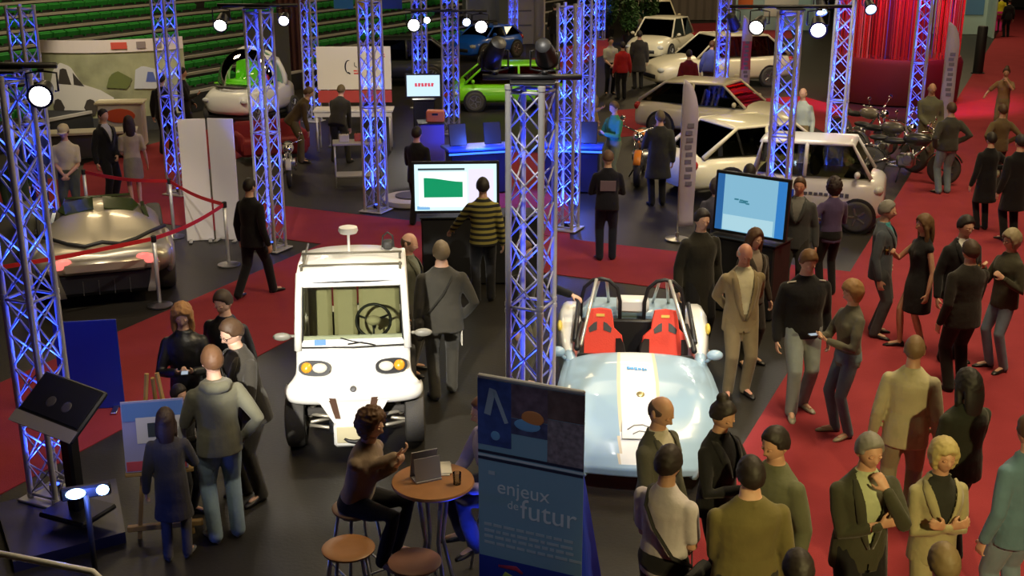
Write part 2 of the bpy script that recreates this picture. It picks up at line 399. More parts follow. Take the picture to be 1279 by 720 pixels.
def person(label, at, yaw=0, h=1.75, fem=False, wide=1.0, skin='fair', hair=('short', (.05, .03, .02)), top=('jacket', (.03, .03, .035)), shirt=None, tie=None,
           bottom=('trousers', (.02, .02, .025)), shoes=(.012, .01, .01), arms=('down', 'down'), lean=0, turn=0, nod=8, tilt=0, legs='stand', seat=None, glasses=False, detail=1,
           group=None, open_=None, lapel=True, belly=0.0):
    """at = (x, y) or (x, y, z); yaw 0 faces the camera, 90 faces right in the picture, 180 away; arms = (person's right, person's left)"""
    s = h / 1.75
    if len(at) == 2: at = (at[0], at[1], 0)
    dist = math.hypot(at[0], at[1])
    vox = .0075 if dist < 10 else (.010 if dist < 17 else .015)
    cvx = .012 if dist < 10 else (.015 if dist < 17 else .021)
    bw = (.93 if fem else 1.0) * wide
    le = R(lean)
    hipz = (.93 if seat is None else seat + .09 / s)
    hip = Vector((0, math.sin(le) * .22, hipz)) if seat is None else Vector((0, 0, hipz))
    tv = Vector((0, -math.sin(le), math.cos(le))); fv = Vector((0, -math.cos(le), -math.sin(le))); xv = Vector((1, 0, 0))
    if tilt: 
        q = Matrix.Rotation(R(tilt), 3, 'Y'); tv = q @ tv; xv = q @ xv
    def ring(t, hw, hd, off, n=20, grow=0.0):
        c = hip + tv * t + fv * off
        return [c + xv * ((hw * bw + grow) * math.cos(2 * math.pi * j / n)) - fv * (-(hd + grow + (belly * math.exp(-((t - .12) / .13) ** 2) if math.sin(2 * math.pi * j / n) > 0 else 0)) * math.sin(2 * math.pi * j / n)) for j in range(n)]
    def torso(mb, tab, t0=None, t1=None, grow=0.0):
        a = tab[0][0] if t0 is None else t0; b = tab[-1][0] if t1 is None else t1
        mb.loft([ring(a + (b - a) * i / 14, *lerp_tab(tab, a + (b - a) * i / 14), grow=grow) for i in range(15)])
    body = MB(); torso(body, BODY_T)
    nb = hip + tv * .56
    hd_dir = Euler((R(-lean * .35), 0, 0)).to_matrix() @ Vector((0, 0, 1)) if lean else Vector((0, 0, 1))
    hc = nb + (tv * .4 + hd_dir * .6).normalized() * .122 + Vector((0, -.012, 0))
    body.limb([hip + tv * .48, hc + Vector((0, .012, -.06))], [.058, .053 if not fem else .047], 12)
    # arms
    sl = MB(); sk_arm = []
    long_sl = top[0] not in ('tee', 'tank', 'dress')
    wr = []
    for sd, preset in ((-1, arms[0]), (1, arms[1])):
        spec = ARM[preset] if isinstance(preset, str) else preset
        (ox, fw, up), (nx, nf, nz), curl = spec
        sh = hip + tv * .412 + xv * (sd * .176 * bw)
        tgt = hip + xv * (sd * ox) + Vector((0, -fw, up))
        if lean and preset not in ('down', 'swing', 'back'): tgt = hip + xv * (sd * ox) + tv * up + fv * fw
        if preset in ('cross', 'face', 'chin', 'cup', 'phone', 'point'): hint = Vector((sd * .7, .35, -.8))
        elif preset == 'behind': hint = Vector((sd * .8, .5, 0))
        elif preset in ('folded', 'hip', 'pocket', 'bag', 'table'): hint = Vector((sd * .7, .7, -.1))
        else: hint = Vector((sd * .25, 1, -.2))
        el, w = ik(sh, tgt, .30, .262, hint)
        wr.append(w)
        rs = 1.0 if not fem else .88
        body.limb([sh, sh.lerp(el, .5), el, el.lerp(w, .4), w], [.040 * rs, .043 * rs, .038 * rs, .038 * rs, .026 * rs], 10)
        # hand: palm, four fingers, thumb
        d = (w - el).normalized(); n_ = Vector((sd * nx, -nf, nz)); n_ = (n_ - d * n_.dot(d)); n_ = n_.normalized() if n_.length > 1e-5 else Vector((0, -1, 0))
        wx = d.cross(n_).normalized()
        if wx.dot(Vector((-sd * .3, -1, .3))) < 0: wx = -wx           # thumb side
        dd = (d + n_ * (.12 * curl)).normalized(); hs = .95 if not fem else .88
        pal = [w - d * .01, w + dd * .03 * hs, w + dd * .075 * hs, w + dd * .093 * hs]
        rings = []
        for p, hw_, ht_ in zip(pal, (.026, .036, .041, .038), (.02, .018, .015, .012)):
            rings.append([p + wx * (hw_ * hs * math.cos(2 * math.pi * j / 12)) + n_ * (ht_ * hs * math.sin(2 * math.pi * j / 12)) for j in range(12)])
        body.loft(rings)
        for off, ln in ((.030, .072), (.0105, .080), (-.0105, .075), (-.030, .058)):
            b0 = w + dd * .085 * hs + wx * off * hs; pts = [b0]; ang = .18 + .22 * curl; p = b0
            for sg in (.45, .32, .25):
                v = (dd * math.cos(ang) + n_ * math.sin(ang) + wx * off * 2.2).normalized(); p = p + v * ln * sg * hs; pts.append(p); ang += .32 + .42 * curl
            body.limb(pts, [.0098, .0095, .0088, .0078], 6)
        tb = w + dd * .022 * hs + wx * .026 * hs
        t1 = tb + (dd * .62 + wx * .72 + n_ * .25).normalized() * .042 * hs; t2 = t1 + (dd * .85 + wx * .25 + n_ * .45).normalized() * .034 * hs
        body.limb([tb, t1, t2], [.0135, .0112, .009], 6)
        if long_sl:
            rb = (1.12 if top[0] in ('coat', 'leather') else 1.0) * (.9 if fem else 1.0)
            e_ = el + (el - (sh + w) / 2).normalized() * .004
            sl.limb([sh, sh.lerp(e_, .5), e_, e_.lerp(w, .5), e_.lerp(w, .93)], [.062 * rb, .063 * rb, .055 * rb, .050 * rb, .043 * rb], 12)
        else:
            if top[0] == 'tee': sl.limb([sh, sh.lerp(el, .4), sh.lerp(el, .74)], [.060, .061, .063], 12)
            else: sl.limb([sh - xv * sd * .03, sh], [.07 * bw, .06 * bw], 12)
    # legs
    tr = MB(); feet = []
    st = {'stand': ((.10, .02), (.10, -.02)), 'wide': ((.17, .0), (.15, -.03)), 'walk': ((.09, .26), (.09, -.26)), 'close': ((.07, 0), (.07, .02)), 'step': ((.1, .12), (.1, -.08))}.get(legs, ((.11, 0), (.11, 0)))
    for k, sd in enumerate((-1, 1)):
        hj = hip + Vector((sd * .082 * bw, 0, -.03))
        if seat is None:
            ank = Vector((sd * st[k][0], -st[k][1], .085 + (.03 if legs == 'walk' and k == 1 else 0)))
            kn, an = ik(hj, ank, .425, .425, (sd * .12, -1, 0))
        else:
            kn = hj + Vector((sd * .05, -.40, .02)); an = kn + Vector((-sd * .02, .12 if seat > .6 else -.02, -.40)); 
            an.z = max(an.z, .085)
        rl = .92 if fem else 1.0
        body.limb([hj, hj.lerp(kn, .5), kn, kn.lerp(an, .35), an], [.082 * rl * wide, .070 * rl, .050 * rl, .053 * rl, .036 * rl], 10)
        fd = Vector((sd * .28, -1, 0)).normalized(); ft = an + Vector((0, 0, -.045)) + fd * .13
        body.limb([an, an + Vector((0, 0, -.03)), ft], [.034, .036, .022], 8)
        if bottom[0] == 'trousers':
            wt = 1.0 if not fem else .86
            if an.z > .2 or seat is None: pass
            tr.limb([hj + Vector((0, 0, .02)), hj.lerp(kn, .5), kn, kn.lerp(an, .5), kn.lerp(an, 1.08)], [.104 * wt * wide, .094 * wt, .074 * wt, .068 * wt, .064 * wt], 12)
        feet.append((an, fd))
    root_mats = [mat('skin', SKIN[skin], .5, noise=.06, nscale=20), mat('eye_white', (.6, .58, .55), .3), mat('eye_iris', (.03, .02, .015), .2), mat('lips', tuple(c * .75 if i else c * .85 for i, c in enumerate(SKIN[skin])), .5), mat('hair', hair[1], .6)]
    o = body.build('person', root_mats, smooth=True)
    o.location = at; o.rotation_euler = (0, 0, R(yaw)); o.scale = (s, s, s)
    tag(o, label, 'person', group)
    # head (appended to the fused body)
    Hm = Matrix.Translation(hc) @ Euler((R(nod + lean * .55), 0, 0)).to_matrix().to_4x4()
    Hm = Matrix.Translation(hc) @ Matrix.Rotation(R(turn), 4, 'Z') @ Matrix.Rotation(R(nod + lean * .55), 4, 'X') 
    hm = MB(); nu, nv = (34, 26) if dist < 17 else (24, 18)
    sp = sph(nu, nv)
    hs2 = .97 if fem else 1.0
    hm.loft([[Hm @ (head_point(d) * hs2) for d in rg] for rg in sp])
    for i, f in enumerate(hm.f):
        c = Hm.inverted() @ (sum((Vector(hm.v[j]) for j in f), Vector()) / len(f))
        if c.y < -.06 and abs(c.x) < .024 and -.069 < c.z < -.055: hm.m[i] = 3
    for sx in (-1, 1):
        p = Vector((sx * .031, -.0865, .008)) * hs2
        hm.ball(Hm @ p, (.0150, .0125, .0085), 10, 8, 1); hm.ball(Hm @ (p + Vector((0, -.0085, .001))), (.0072, .0068, .0072), 8, 6, 2)
        hm.tube([Hm @ (Vector((sx * (.014 + .012 * k), -.094 + .0065 * k * k * .5, .027 + (.004 if k == 1 else 0))) * hs2) for k in range(4)], [.003, .0045, .004, .002], 6, 4)
        hm.ball(Hm @ (Vector((sx * .077, .008, -.004)) * hs2), (.011, .02, .032), 8, 8, 0)
    later(o, vox, 2, lambda me, hm=hm: join_mesh(me, hm, 0))
    # hair
    style, hcol = hair
    HA = MB(); T = {'short': .016, 'crop': .009, 'bald': .004, 'long': .026, 'bob': .03, 'bun': .018, 'curly': .034, 'mop': .036, 'fringe': .02, 'none': 0}[style]
    rnd = random.Random(hash(label) % 1000 if False else len(label) * 7)
    if style != 'none':
        rings = []
        line = BOBLINE if style in ('bob', 'curly', 'long', 'mop') else HAIRLINE
        for rg in sp:
            row = []
            for d in rg:
                az = abs(math.degrees(math.atan2(d[0], -d[1])))
                zt = lerp_tab([(a, b) for a, b in line], az)[0]
                if style == 'bald':
                    k = 1.0 if (az > 62 and zt < d[2] < .42) else 0.0
                else:
                    if style in ('bob', 'fringe') and az < 40: zt -= .12
                    k = min(1, max(0, (d[2] - zt) / .14)); k = k * k * (3 - 2 * k)
                p = head_point(d) * hs2; n_ = Vector(d)
                tt = T * (1 + .25 * max(0, d[2])) * (1 + (.30 if style in ('curly', 'mop') else .16) * rnd.uniform(-1, 1))
                row.append(Hm @ (p + n_ * (tt * k - .012 * (1 - k))))
            rings.append(row)
        HA.loft(rings)
        if style in ('long', 'curly'):
            ln = .30 if style == 'long' else .2; wv = .09 if style == 'long' else .105
            rr = []
            for i in range(9):
                t = i / 8; z = .05 - ln * t - .02
                c = Hm @ Vector((0, .062 + .02 * math.sin(t * 3), .04)); c = c + Vector((0, .02 * t, -ln * t - .02)) 
                rr.append([c + Vector((wv * (1 + .1 * math.sin(t * 3)) * (1 - .3 * t * t) * math.cos(2 * math.pi * j / 14), (.05 - .015 * t) * math.sin(2 * math.pi * j / 14), 0)) for j in range(14)])
            HA.loft(rr)
            for sx in (-1, 1):
                HA.limb([Hm @ Vector((sx * .062, -.02, .06)), Hm @ Vector((sx * .084, -.02, -.03)), (Hm @ Vector((sx * .085, -.01, -.1))) + Vector((0, 0, -.03)), (Hm @ Vector((sx * .08, -.02, -.1))) + Vector((0, 0, -.02 - ln * .45))], [.02, .03, .032, .018], 8)
        if style == 'bun': HA.ball(Hm @ Vector((0, .06, .12)), .05, 12, 8)
        ho = HA.build('hair', mat('hair', hcol, .55, noise=.3, nscale=40, bump=.6, bscale=60), o, True)
        later(ho, max(.008, vox), 1)
    # clothes
    kind = top[0]
    jm = MB()
    if kind in ('jacket', 'coat', 'leather'):
        hem = {'jacket': -.17, 'coat': -.42, 'leather': -.1}[kind]
        if fem and kind == 'jacket': hem = -.13
        if seat is not None or lean > 20: hem = max(hem, -.13)
        tab = list(JACKET_T)
        if hem < -.2: tab = [(hem, .225, .17, 0)] + tab
    else:
        hem = {'shirt': -.10, 'tee': -.12, 'sweater': -.12, 'hoodie': -.12, 'tank': -.1, 'dress': -.08}[kind]
        tab = list(JACKET_T if kind in ('hoodie', 'sweater') and not fem else SHIRT_T)
    torso(jm, tab, hem, tab[-1][0])
    if fem and kind != 'coat':
        for sx in (-1, 1): jm.ball(hip + tv * .33 + fv * .085 + xv * sx * .068, (.068, .062, .066), 12, 8)
    jm.v += []; n0 = jm.n
    jm.add(sl.v, sl.f)
    if kind == 'hoodie':                                     # hood lying on the back of the neck
        jm.tube([hip + tv * .50 + Vector((sx, 0, 0)) + fv * f for sx, f in ((-.09, .03), (-.10, -.05), (-.06, -.115), (0, -.13), (.06, -.115), (.10, -.05), (.09, .03))], [.025, .04, .05, .052, .05, .04, .025], 10)
    elif kind in ('jacket', 'coat', 'shirt', 'leather'):      # collar
        jm.tube([hip + tv * (.515 + .02 * c) + xv * a + fv * c for a, c in ((-.05, .068), (-.078, .02), (-.062, -.05), (0, -.082), (.062, -.05), (.078, .02), (.05, .068))], [.012, .017, .02, .021, .02, .017, .012], 8)
    pname = {'jacket': 'jacket', 'coat': 'coat', 'leather': 'leather_jacket', 'shirt': 'shirt', 'tee': 't_shirt', 'sweater': 'sweater', 'hoodie': 'hooded_sweatshirt', 'tank': 'top', 'dress': 'dress'}[kind]
    cm = top[2] if len(top) > 2 else (mat('leather', top[1], .38, bump=.3, bscale=14) if kind == 'leather' else cloth(top[1]))
    if kind == 'dress':
        rr = []
        for i in range(9):
            t = i / 8; z = hip.z + .06 - (.06 + hip.z - .50) * t
            w_ = .165 + .03 * math.sin(min(1, t * 2.2) * math.pi / 2) + .01 * t
            rr.append([Vector((w_ * bw * math.cos(2 * math.pi * j / 18), hip.y + (w_ - .035) * math.sin(2 * math.pi * j / 18), z)) for j in range(18)])
        jm.loft(rr[::-1])
    jo = jm.build(pname, cm, o, True)
    post = None
    if kind in ('jacket', 'coat', 'leather') and (open_ is not None or shirt is not None):
        btn, top_w, cutw = open_ if open_ is not None else (.2, .085, 0)
        def test(ct):
            hipn = np.array(hip); tn = np.array(tv); fn = np.array(fv); xn = np.array(xv)
            rel = ct - hipn; t = rel @ tn; f = rel @ fn; x = np.abs(rel @ xn)
            op = np.where(t > btn, top_w * np.clip((t - btn) / (.5 - btn), 0, 1) ** .8, np.where(t < btn - .12, cutw * np.clip((btn - .12 - t) / .25, 0, 1), 0))
            return (f > .02) & (f < .2 + belly) & (x < op) & (t < .58)
        post = lambda me, test=test: cut_faces(me, test)
    later(jo, cvx, 2, post)
    if post is not None or shirt is not None:
        sm = MB(); torso(sm, SHIRT_T, -.1)
        sm.tube([hip + tv * .535 + xv * a + fv * c for a, c in ((-.02, .066), (-.055, .035), (-.06, -.03), (0, -.066), (.06, -.03), (.055, .035), (.02, .066))], [.01, .014, .016, .016, .016, .014, .01], 8)
        so = sm.build('shirt', cloth(shirt if shirt is not None else (.5, .5, .48)), o, True); later(so, cvx, 1)
        if lapel and kind == 'jacket':
            lp = MB(); btn, top_w, _c = open_ if open_ is not None else (.2, .085, 0)
            for sx in (-1, 1):
                vs = []; m = 7
                for i in range(m + 1):
                    t = btn + (.5 - btn) * i / m; hw, hd, off = lerp_tab(JACKET_T, t); op = top_w * (i / m) ** .8
                    wl = .055 * math.sin(math.pi * min(1, .12 + .62 * i / m)) * (1.15 if i < m else .5)
                    for e in (0, .5, 1):
                        x = op + wl * e; q = max(0, 1 - (x / (hw * bw)) ** 2)
                        extra = belly * math.exp(-((t - .12) / .13) ** 2)
                        vs.append(hip + tv * t + xv * sx * x + fv * (off + (hd + extra) * math.sqrt(q) + .010))
                fs = [(i * 3 + e, i * 3 + e + 1, i * 3 + e + 4, i * 3 + e + 3) for i in range(m) for e in (0, 1)]
                lp.add(vs, fs)
            lp.build('lapels', cm, o, True, solid=.008)
        if tie is not None:
            tm = MB(); pts = []
            for t in (.5, .46, .38, .30, .22):
                hw, hd, off = lerp_tab(SHIRT_T, t); pts.append(hip + tv * t + fv * (off + hd + belly * math.exp(-((t - .12) / .13) ** 2) + .006))
            tm.tube(pts, [.018, .02, .026, .03, .03], 8, 0, .25, up=fv); tm.build('tie', cloth(tie), o, True)
    # lower half
    if bottom[0] == 'trousers':
        tab = [(-.1, .14, .115, 0), (-.04, .178, .134, 0), (.03, .170, .126, 0), (.07, .158, .116, 0)]
        torso(tr, tab, grow=.004)
        to = tr.build('trousers', cloth(bottom[1]), o, True); later(to, cvx, 2)
    elif bottom[0] == 'skirt':
        rr = []
        for i in range(9):
            t = i / 8; z = hip.z + .08 - (.08 + hip.z - (bottom[2] if len(bottom) > 2 else .5)) * t; w_ = .150 + .045 * math.sin(min(1, t * 2) * math.pi / 2)
            rr.append([Vector((w_ * bw * math.cos(2 * math.pi * j / 18), hip.y + (w_ - .035) * math.sin(2 * math.pi * j / 18), z)) for j in range(18)])
        tr.loft(rr[::-1]); to = tr.build('skirt', cloth(bottom[1]), o, True); later(to, cvx, 1)
    for an, fd in feet:
        q = MB(); n = 12; rr = []
        sdv = Vector((-fd.y, fd.x, 0)); base = an.z - .085
        for t, w_, hh_ in ((-.055, .024, .05), (-.045, .034, .075), (0, .038, .085), (.05, .040, .07), (.11, .046, .05), (.16, .042, .04), (.195, .026, .028), (.205, .010, .018)):
            c = Vector((an.x, an.y, base)) + fd * t
            rr.append([c + sdv * (w_ * .9 * math.cos(2 * math.pi * j / n)) + Vector((0, 0, max(.0, hh_ * .5 + hh_ * .5 * math.sin(2 * math.pi * j / n)))) for j in range(n)])
        q.loft(rr[::-1]); q.build('shoe', mat('shoe', shoes, .4), o, True)
    if glasses:
        gm = MB()
        for sx in (-1, 1):
            c = Vector((sx * .033, -.099, .006))
            gm.tube([Hm @ (c + Vector((.022 * math.cos(a), .002 * math.cos(a) * sx, .016 * math.sin(a)))) for a in np.linspace(0, 2 * math.pi, 12, endpoint=False)], .0025, 5, 0, closed=True)
            gm.tube([Hm @ Vector((sx * .055, -.098, .008)), Hm @ Vector((sx * .078, -.06, .01)), Hm @ Vector((sx * .082, .01, .012))], .0022, 5)
        gm.tube([Hm @ Vector((-.011, -.102, .008)), Hm @ Vector((.011, -.102, .008))], .0022, 5)
        gm.build('glasses', BLACK, o, True)
    M = Matrix.Translation(at) @ Matrix.Rotation(R(yaw), 4, 'Z') @ Matrix.Scale(s, 4)
    info = {'o': o, 'M': M, 'wrist': wr, 'hip': hip, 'tv': tv, 'fv': fv, 'xv': xv, 'hc': hc, 'Hm': Hm, 's': s}
    return info
def stand(px, py, h):
    """where a standing person of height h has its feet when the top of the head is seen at (px, py)"""
    p = G(px, py, h); return (p.x, p.y)
# ------------------------------------------------------------------ the hall
def on_floor(px, py): p = G(px, py); return (p.x, p.y)
FLOOR = mat('black_floor', (.017, .0145, .011), .5, noise=.35, nscale=1.2, bump=.1, bscale=30)
CARPET = mat('red_carpet', (.31, .042, .052), .95, spec=.1, noise=.18, nscale=2.2, bump=.25, bscale=90)
DARKWALL = mat('dark_wall', (.03, .028, .03), .9)
CONC = mat('stand_concrete', (.50, .47, .42), .85, noise=.2, nscale=3)
struct(MB().box((8, 32, -.1), (110, 110, .2)).build('floor', FLOOR))
def carpet(pts, name='floor_carpet', z=.012):
    b = MB(); b.prism([(p[0], p[1]) for p in pts], .0, z)
    o = b.build(name, CARPET); o['kind'] = 'structure'; return o
def hp(p, s, t): return (p[0] + U.x * s + V.x * t, p[1] + U.y * s + V.y * t)
e0 = on_floor(1190, 133)
carpet([hp(e0, -31, 0), hp(e0, -31, 7.5), hp(e0, 42, 7.5), hp(e0, 42, 0)])                        # wide aisle on the right
e1 = on_floor(347, 257)
carpet([hp(e1, -1.95, -9), hp(e1, -1.95, 11.9), hp(e1, 0, 11.0), hp(e1, 0, -9)], z=.010)          # cross aisle
e2 = on_floor(345, 330)
carpet([hp(e2, -14, 0), hp(e2, -14, 2.15), hp(e2, 2.0, 2.15), hp(e2, 2.0, 0)], z=.011)            # aisle beside the supercar
def carpet_px(pl, z): carpet([on_floor(*p) for p in pl], z=z)
carpet_px([(90, 262), (235, 247), (252, 215), (352, 178), (345, 140), (190, 180), (105, 205)], .008)
carpet_px([(548, 120), (590, 122), (700, 92), (765, 64), (760, 48), (700, 60)], .009)
carpet_px([(618, 190), (622, 284), (712, 300), (706, 192)], .0075)
carpet_px([(850, 50), (990, 48), (985, 26), (850, 30)], .009)
carpet_px([(770, 172), (1000, 150), (1060, 182), (1150, 182), (1140, 158), (1000, 120), (770, 138)], .008)
# walls and roof, in the hall's own axes
def hall_box(name, s0, s1, t0, t1, z0, z1, m):
    b = MB(); b.prism([hp((0, 0), s0, t0), hp((0, 0), s0, t1), hp((0, 0), s1, t1), hp((0, 0), s1, t0)], z0, z1)
    return struct(b.build(name, m))
hall_box('wall_back', 80, 80.3, -46, 40, 0, 13, DARKWALL)
hall_box('wall_right', -14, 80, 40, 40.3, 0, 13, DARKWALL)
hall_box('wall_left', -14, 80, -46.3, -46, 0, 13, DARKWALL)
hall_box('ceiling', -14, 80, -46, 40, 13, 13.2, mat('black_ceiling', (.006, .006, .006), .95, spec=.1))
# tiered grandstand along the left side
gb = on_floor(100, 170); gs = gb[0] * U.x + gb[1] * U.y; gt = gb[0] * V.x + gb[1] * V.y
ROWS, RISE, RUN, Z0 = 15, .30, 1.10, .55
tb = MB(); nb_ = MB()
for i in range(ROWS):
    t1 = gt - i * RUN
    tb.prism([hp((0, 0), gs - 16, t1 - RUN), hp((0, 0), gs - 16, t1), hp((0, 0), gs + 44, t1), hp((0, 0), gs + 44, t1 - RUN)], 0, Z0 + i * RISE)
    nb_.prism([hp((0, 0), gs - 16, t1 - .05), hp((0, 0), gs - 16, t1 + .02), hp((0, 0), gs + 44, t1 + .02), hp((0, 0), gs + 44, t1 - .05)], Z0 + i * RISE - .06, Z0 + i * RISE + .012)
struct(tb.build('floor_grandstand', mat('stand_dark', (.02, .02, .02), .8)))
struct(nb_.build('trim_1', CONC))
SEATG = mat('green_seat_plastic', (.03, .34, .05), .5)
sm_ = MB()
sm_.box((0, .0, .145), (.49, .05, .21), (R(10), 0, 0), bev=.018); sm_.box((0, -.07, .13), (.46, .05, .17), (R(16), 0, 0), bev=.018); sm_.box((0, -.02, .03), (.06, .1, .06), bev=.01)
seat_mesh = sm_.mesh('stadium_seat', SEATG)
spots = []
AVOID = [(-9.85, 29.4, 2.3), (on_floor(600, 60)[0], on_floor(600, 60)[1] + 3, 2.2), (*on_floor(338, 118), 1.2), (*on_floor(368, 110), 1.0)]
for i in range(ROWS):
    k = int(60 / .52)
    for j in range(k):
        if j % 22 == 10: continue
        p = hp((0, 0), gs - 16 + .3 + j * .52, gt - i * RUN - .62); z = Z0 + i * RISE
        # keep what the view can hold
        c, s_ = math.cos(PITCH), math.sin(PITCH); dz = z + .2 - CAMZ; dpt = p[1] * c - dz * s_; uu = p[1] * s_ + dz * c
        x = 639.5 + FOCAL * p[0] / dpt; y = 360 - FOCAL * uu / dpt
        if any(math.hypot(p[0] - ax, p[1] - ay) < ar for ax, ay, ar in AVOID): continue
        if -30 < x < 660 and -12 < y < 210: spots.append((math.hypot(*p), p, z))
spots.sort(key=lambda q: q[0])
far_b = MB()
rzs = -HALL + R(90)
for k, (d_, p, z) in enumerate(spots):
    if k < 300:
        o = bpy.data.objects.new('stadium_seat', seat_mesh); COL.objects.link(o)
        o.location = (p[0], p[1], z); o.rotation_euler = (0, 0, rzs)
        tag(o, 'green plastic tip-up seat in the tiered grandstand', 'seat', 'green grandstand seats')
    else:
        Mx = Matrix.Translation((p[0], p[1], z)) @ Matrix.Rotation(rzs, 4, 'Z'); far_b.add([Mx @ Vector(v) for v in sm_.v], sm_.f)
if far_b.n:
    o = far_b.build('stadium_seats', SEATG); tag(o, 'farther rows of green plastic seats along the grandstand', 'seats', kind='stuff')

# ------------------------------------------------------------------ lighting trusses
TH, TW = 3.75, .29
BLUE = (.02, .06, 1.0)
def make_truss():
    root = empty('lighting_truss', (0, 0, 0))
    h = TW / 2
    MB().box((0, 0, .012), (.46, .46, .024), bev=.006).build('base_plate', ALU, root)
    for sx, sy in ((-1, -1), (1, -1), (1, 1), (-1, 1)):
        b = MB(); b.tube([(sx * h, sy * h, .024), (sx * h, sy * h, TH)], .027, 10)
        for z in (.05, TH / 2 - .03, TH / 2 + .03, TH - .02): b.tube([(sx * h, sy * h, z - .018), (sx * h, sy * h, z + .018)], .032, 10)
        b.build('chord', ALU, root, True, auto=40)
    b = MB(); n = 12; st = (TH - .12) / n
    for q in range(4):
        a = [(-h, -h), (h, -h), (h, h), (-h, h)][q]; c = [(-h, -h), (h, -h), (h, h), (-h, h)][(q + 1) % 4]
        for i in range(n):
            z0, z1 = .06 + i * st, .06 + (i + 1) * st
            b.tube([(a[0], a[1], z0), (c[0], c[1], z1)], 0.0082, 6); b.tube([(c[0], c[1], z0), (a[0], a[1], z1)], 0.0082, 6)
        for z in (.06, TH / 2, TH - .06): b.tube([(a[0], a[1], z), (c[0], c[1], z)], .014, 6)
    b.build('lattice', mat('lattice_alloy', (.34, .34, .40), .45, .2), root, True)
    return root
def uplight(p, power):
    """small blue LED uplighter standing inside the foot of a truss"""
    r = empty('uplight', (p[0], p[1], .024)); r.rotation_euler = (0, 0, -HALL)
    MB().lathe([(.045, 0), (.05, .01), (.05, .07), (.044, .085)], 16).build('housing', BLACK, r, True, auto=40)
    MB().lathe([(.001, .0855), (.04, .0856), (.04, .088), (.001, .090)], 16).build('lens', glow('blue_lens', BLUE, 6), r)
    for z, rot, e in ((.13, math.pi, 7.0), (1.0, math.pi, 4.0), (1.9, math.pi, 3.6), (2.8, math.pi, 3.0)):  # upper spots have no housing, added to spread blue up the truss
        l = bpy.data.lights.new('blue_lamp', 'SPOT'); l.energy = power * e; l.color = BLUE; l.spot_size = R(64); l.spot_blend = .5; l.shadow_soft_size = .05
        o = bpy.data.objects.new('blue_lamp', l); COL.objects.link(o); o.parent = r; o.location = (0, 0, z - .024); o.rotation_euler = (rot, 0, 0)
    return r
TR = {}
SHORT = {'near': 'near left truss', 'mid': 'truss behind the blue banner', 'bhd': 'truss behind the silver supercar', 'pan': 'slim truss left of the white panels', 'wlk': 'truss beside the walking man', 'men': 'truss left of the logo board', 'log': 'truss before the logo board', 'mon': 'truss left of the small monitor', 'grn': 'grey truss beside the green car', 'far': 'distant truss behind the blue car', 'cen': 'truss beside the red cross aisle', 'tbl': 'truss behind the tablet desk', 'bsh': 'distant truss by the green bushes', 'flg': 'truss beside the pink feather flag', 'scr': 'truss behind the light blue screen', 'van': 'truss beside the small white van', 'drm': 'truss before the red string drum'}
truss0 = None
TRUSS = [  # foot pixel, label, blue power
 ('near', (72, 632), 'tall aluminium lattice truss beside the tilted black display lectern', 60),
 ('mid', (662, 628), 'tall aluminium lattice truss behind the blue roll-up banner', 22),
 ('bhd', (60, 296), 'aluminium lattice truss behind the silver supercar, beside the man in a white cap', 45),
 ('pan', (224, 243), 'slim blue-lit truss left of the two white standing panels', 60),
 ('wlk', (341, 312), 'blue-lit truss beside the man in black walking past white panels', 60),
 ('men', (392, 152), 'blue-lit truss at the left edge of the white logo board', 60),
 ('log', (470, 264), 'blue-lit truss standing before the white logo board', 90),
 ('mon', (526, 135), 'blue-lit truss left of the small monitor with red writing', 90),
 ('grn', (564, 168), 'grey truss with two lamps standing left of the green car', 40),
 ('far', (641, 64), 'distant truss behind the blue car', 70),
 ('cen', (708, 287), 'blue-lit truss just behind the cross aisle, left of the person with back print', 110),
 ('tbl', (730, 205), 'blue-lit truss behind the blue-lit tablet desk', 110),
 ('bsh', (750, 50), 'distant blue-lit truss by the green bushes', 70),
 ('flg', (898, 143), 'blue-lit truss beside the pink and white feather flag', 110),
 ('scr', (966, 318), 'truss with two lamps behind the big light blue screen', 110),
 ('van', (1036, 252), 'truss between the cream saloon and the small white van', 110),
 ('drm', (1138, 180), 'blue-lit truss in front of the red string drum', 110),
]
for key, px, lb, pw in TRUSS:
    p = on_floor(*px)
    if truss0 is None: truss0 = make_truss(); t = truss0; t.location = (p[0], p[1], .012); t.rotation_euler = (0, 0, -HALL)
    else: t = copy_tree(truss0, (p[0], p[1], .012), -HALL)
    tag(t, lb, 'truss', 'blue-lit lighting trusses'); TR[key] = p
    hz = .10 if key == 'near' else .012; t.location.z = hz; u = uplight(p, pw); u.location.z = hz + .0275
    tag(u, 'small blue uplighter in the foot of the ' + SHORT[key], 'lamp', 'blue uplighters')

